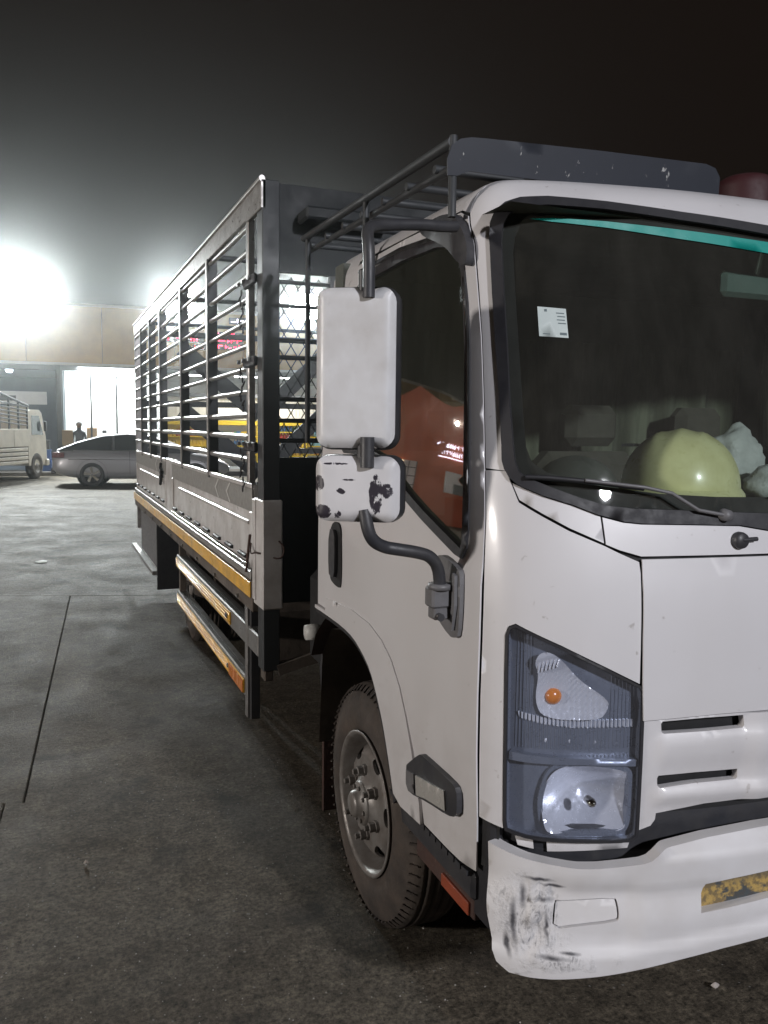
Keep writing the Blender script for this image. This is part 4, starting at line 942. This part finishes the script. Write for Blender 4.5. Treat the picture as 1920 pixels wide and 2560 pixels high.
# glazed bay next to the column: three tall panes and a transom
for a, b in ((1.90, 2.79), (2.81, 3.62), (3.65, 5.03)):
    MB().box(a, b, .10, .108, .12 if a < 1.0 else 1.10, 3.46 if a < 3.6 else 3.27).build('window_pane', SHGL, shop)
for a in (1.88, 2.80, 3.635): MB().box(a-.03, a+.03, .06, .13, .1, 3.5).build('mullion', COLM, shop)
MB().box(3.64, 5.05, .08, .13, 3.27, 3.31).build('transom', COLM, shop); MB().box(3.65, 5.03, .10, .108, 3.32, 3.50).build('window_pane', SHGL, shop)
MB().box(1.9, 5.03, 1.6, 1.66, 1.25, 3.62).build('lit_screen_wall', WALLW, shop)
lamp('shop_lamp', 'AREA', tuple(fw(3.4, .9, 3.64)), 900, (.95, 1, 1), 2.0, tuple(fw(3.4, 1.0, 0)))
lamp('shop_lamp', 'AREA', tuple(fw(3.4, 5.0, 3.5)), 260, (.95, 1, 1), 2.5, tuple(fw(3.4, 5.0, 0)))
lamp('shop_lamp', 'AREA', tuple(fw(9.0, 2.5, 3.5)), 330, (1, .97, .9), 3.0, tuple(fw(9.0, 3.0, 0)))
lamp('shop_lamp', 'AREA', tuple(fw(-.8, 2.5, 3.5)), 70, (.85, .93, 1), 1.0, tuple(fw(-.8, 3.0, 0)))
bl = MB(); bl.lathe([(-.10, 0), (-.09, .09), (0, .12)], (.175, .9, 3.50), 'z', 16); bl.build('bulkhead_lamp', emit('bluish_lamp', (.75, .85, 1), 14), shop)
for a in (6.5, 8.6, 10.4, 12.5): MB().box(a-.6, a+.6, 2.3, 2.45, 3.56, 3.62).build('strip_lamp', LAMPW, shop)
# corrugated white counter front of the right-hand shop
for i in range(70):
    a = 5.3+i*.145; MB().box(a, a+.10, 3.42, 3.47, 1.95, 2.80).build('corrugated_rib', WALLW, shop) if i < 45 else None
MB().box(5.2, 15.3, 3.47, 3.5, 1.95, 2.80).build('corrugated_sheet', WALLW, shop)
MB().box(5.2, 15.3, 3.2, 3.5, 2.80, 2.95).build('sheet_header', COLM, shop)
# shelving racks full of oil cans and cartons
cols = [mat('product_'+n, c, .5) for n, c in (('yellow', (.75, .50, .03)), ('white', (.72, .72, .68)), ('red', (.5, .05, .03)), ('blue', (.08, .22, .5)), ('orange', (.7, .28, .05)), ('sky_blue', (.25, .5, .65)), ('green', (.15, .35, .12)))]
shared = {}
def product(k, w, h, m):
    key = (k, round(w, 2), round(h, 2))
    if key not in shared:
        b = MB()
        if k == 'bottle': b.lathe([(0, 0), (0, w*.45), (h*.62, w*.45), (h*.80, w*.18), (h, w*.18), (h, 0)], (0, 0, 0), 'z', 8)
        else: b.box(-w/2, w/2, -w*.4, w*.4, 0, h)
        shared[key] = b
    return shared[key].build(k, m)
def rack(u0, rows, lab, warm):
    r = thing('display_rack', lab, 'shelving', tuple(fw(u0, 3.0, .10)), FR, 'yellow display racks inside the lit shop')
    for x in (0, 1.75): MB().box(x-.03, x+.03, -.2, .2, 0, 1.78).build('upright', YSH, r)
    MB().box(-.03, 1.78, -.22, .2, 1.62, 1.80).build('header_board', YSH, r)
    MB().box(-.0, 1.75, .17, .2, 0, 1.62).build('back_board', YSH if warm else WALLW, r)
    for z in rows: MB().box(.03, 1.72, -.18, .18, z-.04, z).build('shelf', YSH, r)
    for z in rows:
        x = .12; k = random.choice(['bottle', 'bottle', 'carton']); m_ = random.choice(cols); w = random.choice([.08, .10, .12]); h = random.choice([.20, .24, .27])
        while x < 1.66:
            if random.random() < .25: m_ = random.choice(cols)
            if random.random() < .12: k = random.choice(['bottle', 'carton'])
            if random.random() > .06:
                key = (k, w, h, m_.name)
                if key not in protos: protos[key] = product(k, w, h, m_); o = protos[key]
                else: o = protos[key].copy(); COL.objects.link(o)
                o.parent = r; o.location = (x, -.05, z)
            x += w*1.08
protos = {}
for i, (uu, lab) in enumerate(((5.35, 'yellow rack of bottles and cartons, first from the left seen through the truck bars'), (7.2, 'yellow rack of bottles and cartons seen just left of the truck corner post'), (9.05, 'yellow rack of goods seen through the wire mesh of the headboard'), (10.95, 'yellow rack of goods mostly hidden by the white mirror'), (12.8, 'yellow rack of goods hidden behind the truck cab'))):
    rack(uu, (.47, .82, 1.18) if i != 2 else (.42, .75, 1.08, 1.38), lab, i % 2 == 0)
# signs on the fascia
LEDR = emit('red_led', (1.0, .02, .07), 7.0); LEDW = emit('white_led', (.9, .8, 1), 4.0); LEDB = mat('sign_black', (.02, .012, .012), .5)
def fsign(name, lab, u0, u1, z0, z1, rows, m, dot=.05):
    s = thing(name, lab, 'sign', tuple(fw(u0, -.16, z0)), FR); MB().box(0, u1-u0, 0, .12, 0, z1-z0, .01).build('sign_case', LEDB, s)
    w = u1-u0; hh = z1-z0
    d = MB()
    for r in range(rows):
        x = .06
        while x < w-.12:
            l = random.choice([.05, .09, .16, .24]); l = min(l, w-.06-x)
            zz = hh*(r+.5)/rows; g = random.choice([-1, 0, 1])*hh/rows*.18
            d.box(x, x+l, -.012, -.002, zz+g-.018, zz+g+.018)
            if random.random() < .5: d.box(x, x+.03, -.013, -.003, zz-hh/rows*.3, zz+hh/rows*.3)
            x += l+random.choice([.03, .05, .09])
    d.build('lit_lettering', m, s); return s
fsign('led_sign', 'red lit scrolling sign, long and thin on the fascia left of the post', 5.30, 6.62, 4.56, 4.86, 1, LEDR)
fsign('led_sign', 'red lit price sign with several rows, below the small white sign', 7.02, 7.98, 4.36, 4.98, 3, LEDR)
fsign('led_sign', 'small white lit sign high on the ochre fascia above the red one', 7.48, 8.10, 5.27, 5.50, 1, LEDW)
fsign('led_sign', 'red lit strip sign low between the two red signs', 6.2, 6.9, 4.34, 4.52, 1, emit('dim_red_led', (1, .15, .12), 1.2))
# floodlights
FLE = emit('flood_lens', (.93, .99, 1.0), 260)
def flood(uu, z, lab, power, ang=165, w=.24, hh=.22, aim=(-.5, 2, .5)):
    f = thing('floodlight', lab, 'floodlight', tuple(fw(uu, -.55, z)), FR, None)
    e = lambda k, y: [(w*k*math.copysign(abs(math.cos(a))**.7, math.cos(a)), y, hh*k*math.copysign(abs(math.sin(a))**.7, math.sin(a))) for a in [2*PI*i/28 for i in range(28)]]
    v = e(1.08, -.02)+e(1.08, .05)+e(.6, .16); obj('housing', v, [(i+28*q, (i+1) % 28+28*q, (i+1) % 28+28*q+28, i+28*q+28) for q in (0, 1) for i in range(28)]+[tuple(range(56, 84))], COLM, f, True)
    obj('lens', e(1.0, -.012), [tuple(reversed(range(28)))], FLE, f)
    MB().bar((0, .10, -.05), (0, .60, -.25), .05, .05).build('bracket', COLM, f)
    p = fw(uu, -.75, z); lamp('floodlight_beam', 'SPOT', tuple(p), power, (.93, .99, .98), .14, aim, ang, .6)
flood(.30, 5.86, 'blazing floodlight on the fascia at the left edge, leftmost of all', 3100)
flood(1.05, 5.83, 'blazing floodlight right next to the leftmost one above the column', 3100)
flood(-.55, 5.80, 'blazing floodlight cut by the left edge of the picture', 2200)
flood(5.66, 5.81, 'bright floodlight seen just below the top rail of the truck body', 2200, w=.52, hh=.42, ang=75)  # lens drawn oversize so its shape takes in the bloom round the lamp
flood(10.12, 5.96, 'bright floodlight seen between truck corner post and white mirror', 2200, w=.55, hh=.44, ang=75)  # lens widened the same way, its glare built into the glowing shape
# raised walk in front of the shops
wk = MB(); wk.box(U0, U1, -1.35, .0, -.03, .13, .02); o = wk.build('walkway', mat('walkway_concrete', (.16, .15, .14), .8, dirt=.6, dscale=3), None); o.matrix_world = FM; tag(o, kind='structure')
# cartons, drums and goods in the openings
CARD = mat('brown_carton', (.30, .22, .14), .8, dirt=.3); CARB = mat('blue_crate', (.05, .12, .35), .5); DRM = mat('orange_jug_stack', (.55, .33, .16), .6)
def crate(uu, d, z, w, h, m, name, lab, cat, dp=.35):
    t = thing(name, lab, cat, tuple(fw(uu, d, z)), FR+random.uniform(-.08, .08)); MB().box(0, w, 0, dp, 0, h, .008).build('body', m, t)
    if cat == 'carton': MB().box(w*.45, w*.55, -.003, dp+.003, h-.002, h+.003).build('tape', FASL, t)
    else: MB().box(-.012, w+.012, -.012, dp+.012, h-.05, h-.01).build('rim', m, t)
crate(1.90, -.9, .13, .34, .42, CARD, 'carton', 'brown carton at the foot of the stack right of the dark column', 'carton'); crate(1.91, -.9, .555, .33, .42, CARD, 'carton', 'brown carton in the middle of the stack right of the dark column', 'carton'); crate(1.90, -.9, .98, .34, .50, CARD, 'carton', 'brown carton topmost of the stack right of the dark column', 'carton')
crate(2.62, .5, .10, .36, .75, DRM, 'crate', 'pale orange crate behind the person, under another one', 'crate'); crate(2.63, .5, .86, .34, .70, DRM, 'crate', 'pale orange crate behind the person, topmost of two', 'crate')
crate(.75, -.9, .13, .80, .36, CARB, 'crate', 'blue crate lowest in the stack behind the far truck cab', 'crate'); crate(.78, -.9, .50, .75, .34, CARB, 'crate', 'blue crate in the middle of the stack behind the far truck cab', 'crate'); crate(.80, -.9, .85, .70, .30, PLAS, 'crate', 'black crate topmost of the stack behind the far truck cab', 'crate')
crate(4.3, 1.0, .10, .6, 1.0, COLM, 'crate', 'dark grey bin inside the lit glass front beside the truck body', 'bin')
MB_t = thing('sign_board', 'pale hanging board under the ceiling in the dim left bay', 'sign', tuple(fw(-.9, 1.5, 2.35)), FR); MB().box(0, 2.2, 0, .05, 0, .45, .01).build('board', WALLW, MB_t); MB().box(.3, 1.2, -.004, 0, .12, .3).build('board_stain', COLM, MB_t)
# person standing in the lit doorway
def person():
    p = thing('person', 'person in a dark top standing before the lit shop front behind the parked sedan', 'person', tuple(fw(2.42, -.55, .13)), FR)
    me = bpy.data.meshes.new('body'); J = [(0, 0, .88), (0, 0, 1.08), (0, 0, 1.28), (0, -.01, 1.36), (0, -.02, 1.43), (0, -.02, 1.53), (-.16, 0, 1.27), (-.21, .02, 1.02), (-.17, -.10, .84), (.16, 0, 1.27), (.22, .0, 1.02), (.20, -.06, .80), (-.08, 0, .82), (-.09, -.01, .46), (-.09, .02, .08), (-.09, -.12, .03), (.08, 0, .82), (.10, .02, .46), (.11, .03, .08), (.12, -.10, .03)]
    E = [(0, 1), (1, 2), (2, 3), (3, 4), (4, 5), (2, 6), (6, 7), (7, 8), (2, 9), (9, 10), (10, 11), (0, 12), (12, 13), (13, 14), (14, 15), (0, 16), (16, 17), (17, 18), (18, 19)]
    R = [.13, .12, .13, .055, .085, .08, .06, .042, .035, .06, .042, .035, .085, .06, .045, .035, .085, .06, .045, .035]
    me.from_pydata(J, E, []); o = bpy.data.objects.new('body', me); COL.objects.link(o); o.parent = p; me.skin_vertices.new() if hasattr(me.skin_vertices, 'new') else None
    md = o.modifiers.new('skin', 'SKIN')
    if not me.skin_vertices: 
        bm = bmesh.new(); bm.from_mesh(me); bm.verts.layers.skin.verify(); bm.to_mesh(me); bm.free()
    for i, r in enumerate(R): me.skin_vertices[0].data[i].radius = (r, r*.8)
    me.skin_vertices[0].data[0].use_root = True
    s = o.modifiers.new('sub', 'SUBSURF'); s.levels = 1; s.render_levels = 1
    m, t, b = new_mat('person_skin_and_clothes'); g = N(t, 'ShaderNodeTexCoord'); sp = N(t, 'ShaderNodeSeparateXYZ'); t.links.new(g.outputs['Object'], sp.inputs[0])
    c = ramp(t, sp.outputs[2], [(.0, (.03, .03, .04)), (.93, (.03, .03, .04))]); t.links.new(c, b.inputs['Base Color']); me.materials.append(m)
    h = MB(); h.lathe([(-.10, 0), (-.08, .05), (-.02, .078), (.04, .088), (.09, .07), (.115, 0)], (0, -.02, 1.50), 'z', 16); hd = h.build('head', mat('skin', (.16, .09, .06), .6), p)
    h = MB(); h.lathe([(.0, .093), (.05, .096), (.10, .078), (.13, 0)], (0, -.005, 1.50), 'z', 16); h.build('hair', mat('dark_hair', (.01, .008, .007), .8), hd)
    n_ = MB(); n_.tube([(0, -.10, 1.515), (0, -.115, 1.49)], .012, 6); n_.build('nose', bpy.data.materials['skin'], hd)
person()
# ------------------------------------------------------------------ silver sedan
def sedan(loc, rz, lab):
    c = thing('parked_car', lab, 'car', loc, rz)      # nose to +x, rear axle at x = 0, near side at y = 0, far side y = 1.75
    PT, _, pb = new_mat('silver_car_paint'); pb.inputs['Base Color'].default_value = (.34, .34, .36, 1); pb.inputs['Roughness'].default_value = .3; pb.inputs['Coat Weight'].default_value = .6; pb.inputs['Metallic'].default_value = .2
    st = [(-1.02, .42, .70, .86, .10), (-.98, .34, .78, .95, .05), (-.8, .26, .88, 1.02, .02), (-.45, .20, .93, 1.05, .0), (0, .18, .93, 1.04, .0), (.6, .17, .92, 1.02, .0), (1.4, .17, .90, 1.0, .0), (2.2, .17, .88, .97, .0), (2.9, .18, .83, .92, .0), (3.3, .22, .72, .80, .05), (3.58, .30, .60, .66, .16), (3.66, .40, .52, .56, .26)]
    Wd = 1.78; n = 9; v = []; f = []
    for (x, zb, zm, zt, ins) in st:
        q = [(ins+.06, zb), (ins+.0, zb+.12), (ins+.0, (zb+zm)/2), (ins+.02, zm), (ins+.10, zt), (Wd-ins-.10, zt), (Wd-ins-.02, zm), (Wd-ins, (zb+zm)/2), (Wd-ins, zb+.12), (Wd-ins-.06, zb)]
        v += [(x, y, z) for y, z in q]
    m_ = 10
    for i in range(len(st)-1):
        for j in range(m_): f.append((i*m_+j, i*m_+(j+1) % m_, (i+1)*m_+(j+1) % m_, (i+1)*m_+j))
    f += [tuple(range(m_)), tuple(reversed(range((len(st)-1)*m_, len(st)*m_)))]
    b = obj('body', v, f, PT, c, True); bv = b.modifiers.new('sub', 'SUBSURF'); bv.levels = bv.render_levels = 1
    roof = [(-.90, 1.00, .16), (-.35, 1.22, .24), (.25, 1.38, .30), (.9, 1.44, .31), (1.5, 1.40, .30), (2.1, 1.20, .24), (2.65, .95, .14)]
    v = []; f = []
    for x, z, ins in roof:
        v += [(x, .09, .96), (x, ins, z-.03), (x, ins+.10, z), (x, Wd-ins-.10, z), (x, Wd-ins, z-.03), (x, Wd-.09, .96)]
    for i in range(len(roof)-1):
        for j in (1, 2, 3): f.append((6*i+j, 6*i+j+1, 6*i+6+j+1, 6*i+6+j))
    obj('roof', v, f, PT, c, True)
    GL = mat('car_window_dark', (.015, .017, .02), .08, spec=.8); s = []
    for i in range(len(roof)-1): s += [(6*i, 6*i+1, 6*i+7, 6*i+6), (6*i+4, 6*i+5, 6*i+11, 6*i+10)]
    obj('side_window', v, s, GL, c)
    for x in (.55, 1.35): MB().box(x-.03, x+.03, .10, .13, .96, 1.36).build('window_pillar', PLAS, c)
    MB().tube([(-.7, .075, .985), (.3, .06, .985), (2.4, .07, .97)], .010, 6).build('window_trim', CHR, c)
    MB().tube([(-.6, -.002, .74), (1.5, -.004, .72), (3.0, .0, .66)], .008, 6).build('door_crease', CHR, c)
    MB().box(-.86, 1.2, .2, 1.5, 1.415, 1.43).build('tail_lamp', PLAS, c) if False else MB().box(-1.0, -.70, -.004, .25, .78, .92, .01).build('tail_lamp', mat('tail_lamp_red', (.14, .02, .02), .3), c)
    MB().box(-1.06, -.94, .15, 1.6, .34, .50, .02).build('rear_bumper', PLAS, c)
    for x in (.62, 1.42): MB().box(x-.10, x+.10, -.012, .004, .86, .885, .004).build('door_handle', PT, c)
    for x in (.98, 1.85): MB().box(x-.004, x+.004, -.003, .05, .32, .96).build('door_gap', PLAS, c)
    MB().box(.25, .36, .4, .46, 1.44, 1.52, .01).build('roof_fin', PLAS, c)
    for x in (0, 2.72):
        for y, sd in ((.0, 1), (Wd, -1)):
            a = MB(); a.lathe([(-.006*sd, .395), (.01*sd, .40), (.30*sd, .40), (.30*sd, 0)], (x, y, .335), 'y', 32); a.build('wheel_arch', DARK, c)
            t = MB(); t.lathe([(sd*h, r) for h, r in ((.02, .20), (-.012, .235), (-.012, .29), (.0, .318), (.03, .325), (.19, .325), (.21, .30), (.21, .2))], (x, y, .325), 'y', 32); w = t.build('wheel', RUB, c)
            r = MB(); r.lathe([(sd*h, rr) for h, rr in ((.06, 0), (.06, .20), (.0, .225), (-.014, .228), (-.014, .215))], (x, y, .325), 'y', 32); r.build('rim', PLAS, w)
            for k in range(5):
                a = 2*PI*k/5+.3; sp = MB(); ca, sa = math.cos(a), math.sin(a); cb, sb = math.cos(a+.35), math.sin(a+.35); e = -.012*sd
                sp.add([(x+.03*ca-.02*sa, y+e, .325+.03*sa+.02*ca), (x+.03*ca+.03*sa, y+e, .325+.03*sa-.03*ca), (x+.215*ca, y+e, .325+.215*sa), (x+.215*cb, y+e, .325+.215*sb)], [(0, 1, 2, 3)]); sp.build('spoke', CHR, w)
    return c
sedan((.12, 23.75, 0), math.radians(-8), 'silver fastback sedan parked across the yard, its front hidden behind the truck body')
# ------------------------------------------------------------------ second truck at the left edge
def far_truck():
    t = thing('far_truck', 'cream light truck with dark barred body parked at the left edge before the shops', 'truck', (-1.50, 27.0, 0), math.radians(66))
    CR = mat('cream_board_paint', (.55, .50, .42), .5, dirt=.5, dscale=3)
    b = MB().box(-4.6, .0, 0, 2.0, .98, 1.03).build('floor', SOIL, t)
    for k in range(5): MB().box(-4.6+.92*k+.01, -3.69+.92*k, -.02, .02, 1.0, 1.52, .01).build('side_board', CR, t)
    MB().box(-.03, .01, -.02, 2.0, 1.0, 2.2).build('front_board', CR, t)
    for k in range(9):
        x = -.02-.56*k; MB().box(x-.025, x+.025, -.015, .03, 1.52, 2.18+.1*min(k, 3)).build('cage_post', CAGED, t)
    for k in range(6):
        z = 1.62+.11*k; MB().tube([(-4.6, 0, z+.1), (-1.6, 0, z+.10), (.0, 0, z)], .022, 6).build('cage_bar', COLM, t); MB().tube([(-4.6, 2, z+.1), (.0, 2, z)], .02, 6).build('cage_bar', COLM, t)
    MB().tube([(-4.6, -.01, 2.52), (-1.6, -.01, 2.5), (.0, -.01, 2.20)], .035, 6).build('top_rail', COLM, t)
    for k in range(4): MB().box(-1.9, -.12, -.04, -.0, .50+.125*k, .59+.125*k, .008).build('side_guard', CR, t)
    v = []; pr = [(.10, .42), (.10, 1.98), (.22, 2.10), (.85, 2.10), (1.02, 2.0), (1.28, 1.28), (1.34, .50), (1.30, .42)]
    for y in (.05, 1.85): v += [(x, y, z) for x, z in pr]
    n = len(pr); obj('cab', v, [tuple(range(n)), tuple(reversed(range(n, 2*n)))]+[(i, i+n, (i+1) % n+n, (i+1) % n) for i in range(n)], CR, t)
    w = [(.30, 1.34), (.30, 1.92), (.82, 1.92), (1.10, 1.34)]; obj('side_window', [(x, .04, z) for x, z in w], [(0, 1, 2, 3)], GLD, t)
    obj('windscreen', [(1.055, .2, 1.93), (1.265, .2, 1.36), (1.265, 1.7, 1.36), (1.055, 1.7, 1.93)], [(0, 1, 2, 3)], GLD, t)
    MB().box(.98, 1.04, -.10, -.02, 1.45, 1.75, .01).build('mirror', PLAS, t)
    MB().box(1.2, 1.42, .0, 1.9, .38, .58, .03).build('bumper', CR, t)
    for x in (.62, -2.6, -3.6):
        for y, sd in ((.03, 1), (1.87, -1)):
            q = MB(); q.lathe([(sd*h, r) for h, r in ((.05, .0), (.05, .19), (.0, .22), (-.005, .3), (.0, .37), (.04, .40), (.2, .40), (.22, .2))], (x, y, .40), 'y', 28); wl = q.build('wheel', TYRE, t)
            q = MB(); q.lathe([(sd*h, r) for h, r in ((.0, 0), (.0, .07), (.035, .09), (.035, .17), (-.004, .21))], (x, y, .40), 'y', 28); q.build('rim', RIM, wl)
GLD = mat('dark_vehicle_glass', (.02, .025, .03), .08, spec=.8)
far_truck()
# ------------------------------------------------------------------ orange shop left of the picture, seen only as a reflection in the door window
ORG = mat('orange_shop_front', (.50, .115, .05), .55, dirt=.3, dscale=2)
k = thing('orange_kiosk', 'orange fronted kiosk with white lit sign, seen mirrored in the truck door window', 'building', (-10.2, 21.2, 0), math.radians(26))
def kf(s, v, n=0): return (s, -n, v)
top = [(-3.2, 0.0)] + [(3.2, 0.0)] + [(3.2, 4.2)] + [(3.2-6.4*i/48, 4.2+1.1*i/48-.55*abs(math.sin(PI*(i-10)/22))) for i in range(1, 48)] + [(-3.2, 5.0)]
panel('front_wall', kf, top, ORG, k, holes=[[(-1.0, 1.25), (.55, 1.25), (.55, 2.05), (-1.0, 2.05)], [(1.55, .3), (2.5, .3), (2.5, 2.2), (1.55, 2.2)]], th=.15, res=.22, dn=lambda s, v: .16*mnoise.noise(Vector((s*1.1, v*.9, 2)))+.07*mnoise.noise(Vector((s*3, v*2.2, 7))))
MB().box(-3.2, 3.2, .2, 3.0, 0, .1).build('floor', WALLG, k); MB().box(-3.2, 3.2, 2.9, 3.0, 0, 2.9).build('back_wall', WALLW, k); MB().box(-3.2, 3.2, .2, 3.0, 2.8, 2.9).build('ceiling', WALLW, k)
MB().box(-1.0, .55, .05, .06, 1.25, 2.05).build('window_pane', SHGL, k); MB().box(-.8, .1, .4, .9, .9, 1.65, .02).build('counter_goods', COLM, k)
for i in range(4): MB().box(1.55+.22*i, 1.58+.22*i, .03, .06, .3, 2.2).build('door_bar', COLM, k)
for i in range(6): MB().box(1.55, 2.5, .03, .06, .45+.3*i, .48+.3*i).build('door_bar', COLM, k)
sg = MB(); random.seed(5)
for r_, z in enumerate((2.92, 2.68)):
    x = -.15
    while x < .95:
        l = random.choice([.05, .09, .13]); sg.box(x, x+.022, -.05, -.03, z-.07, z+.07); sg.box(x, x+l, -.05, -.03, z+random.choice([-.07, .05, 0])-.012, z+random.choice([.0, .012])+.02); x += l+.04
sg.box(-.2, 1.0, -.05, -.03, 2.50, 2.53); sg.build('lit_lettering', emit('sign_white', (.9, .82, 1), 9), k)
for x in (-1.4, 2.0): MB().lathe([(-.05, 0), (-.03, .05), (.02, .06), (.05, 0)], (x, -.12, 2.15), 'z', 12).build('wall_lamp', emit('warm_lamp', (1, .75, .45), 7), k)
kp = Vector((-10.2, 21.2, 0)); lamp('kiosk_fill_light', 'POINT', (-8.6, 18.6, 3.4), 170, (1, .9, .8), .04); lamp('kiosk_fill_light', 'POINT', (-10.7, 22.4, 2.5), 60, (1, .95, .9), .2)  # unseen point lights added to brighten the kiosk front and inside
# ------------------------------------------------------------------ litter
def flat_litter(name, x, y, r, col, lab):
    v = [(r*(.7+.5*random.random())*math.cos(a), r*(.7+.5*random.random())*math.sin(a), .004+.012*random.random()) for a in [2*PI*i/9 for i in range(9)]]+[(0, 0, .02)]
    o = obj(name, [(p[0], p[1], p[2]) for p in v]+[(p[0], p[1], p[2]-.003) for p in v], [(i, (i+1) % 9, 9) for i in range(9)]+[((i+1) % 9+10, i+10, 19) for i in range(9)]+[(i, i+10, (i+1) % 9+10, (i+1) % 9) for i in range(9)], mat('litter_'+lab.split()[0], col, .6)); o.location = (x, y, .003); tag(o, lab, 'litter')
flat_litter('paper_scrap', -1.06, 10.76, .075, (.6, .6, .55), 'white scrap lying on the concrete beyond the cross joint at left')
flat_litter('paper_scrap', .86, 1.793, .013, (.4, .36, .33), 'pale crumb of litter on the ground below the bumper')
flat_litter('paper_scrap', -.86, 3.2, .009, (.30, .26, .22), 'tiny tan chip on the open concrete left of the front wheel')
# gravel grains and grit
gr = MB(); random.seed(11)
for i in range(2600):
    y = 1.2+9*random.random()**1.5; x = -2.2+random.random()*2.6; r = random.uniform(.0015, .0045)
    a = random.random()*6; gr.add([(x+r*math.cos(a), y+r*math.sin(a), 0), (x+r*math.cos(a+2.1), y+r*math.sin(a+2.1), 0), (x+r*math.cos(a+4.2), y+r*math.sin(a+4.2), 0), (x, y, r*1.1)], [(0, 1, 3), (1, 2, 3), (2, 0, 3)])
o = gr.build('grit', mat('grit', (.30, .28, .25), .35, dirt=.6, dscale=40)); tag(o, kind='stuff', label='fine pale grit scattered over the concrete', cat='grit')
# ------------------------------------------------------------------ the hazy night air
hz = MB().box(-110, 110, -60, 120, -1, 9.0).build('haze', None); hz['kind'] = 'stuff'
hm = bpy.data.materials.new('night_haze'); hm.use_nodes = True; t = hm.node_tree; t.nodes.clear()
pv = N(t, 'ShaderNodeVolumePrincipled'); pv.inputs['Color'].default_value = (.82, .86, .86, 1); pv.inputs['Density'].default_value = .0027; pv.inputs['Anisotropy'].default_value = .945
o = N(t, 'ShaderNodeOutputMaterial'); t.links.new(pv.outputs[0], o.inputs['Volume']); hz.data.materials.append(hm)
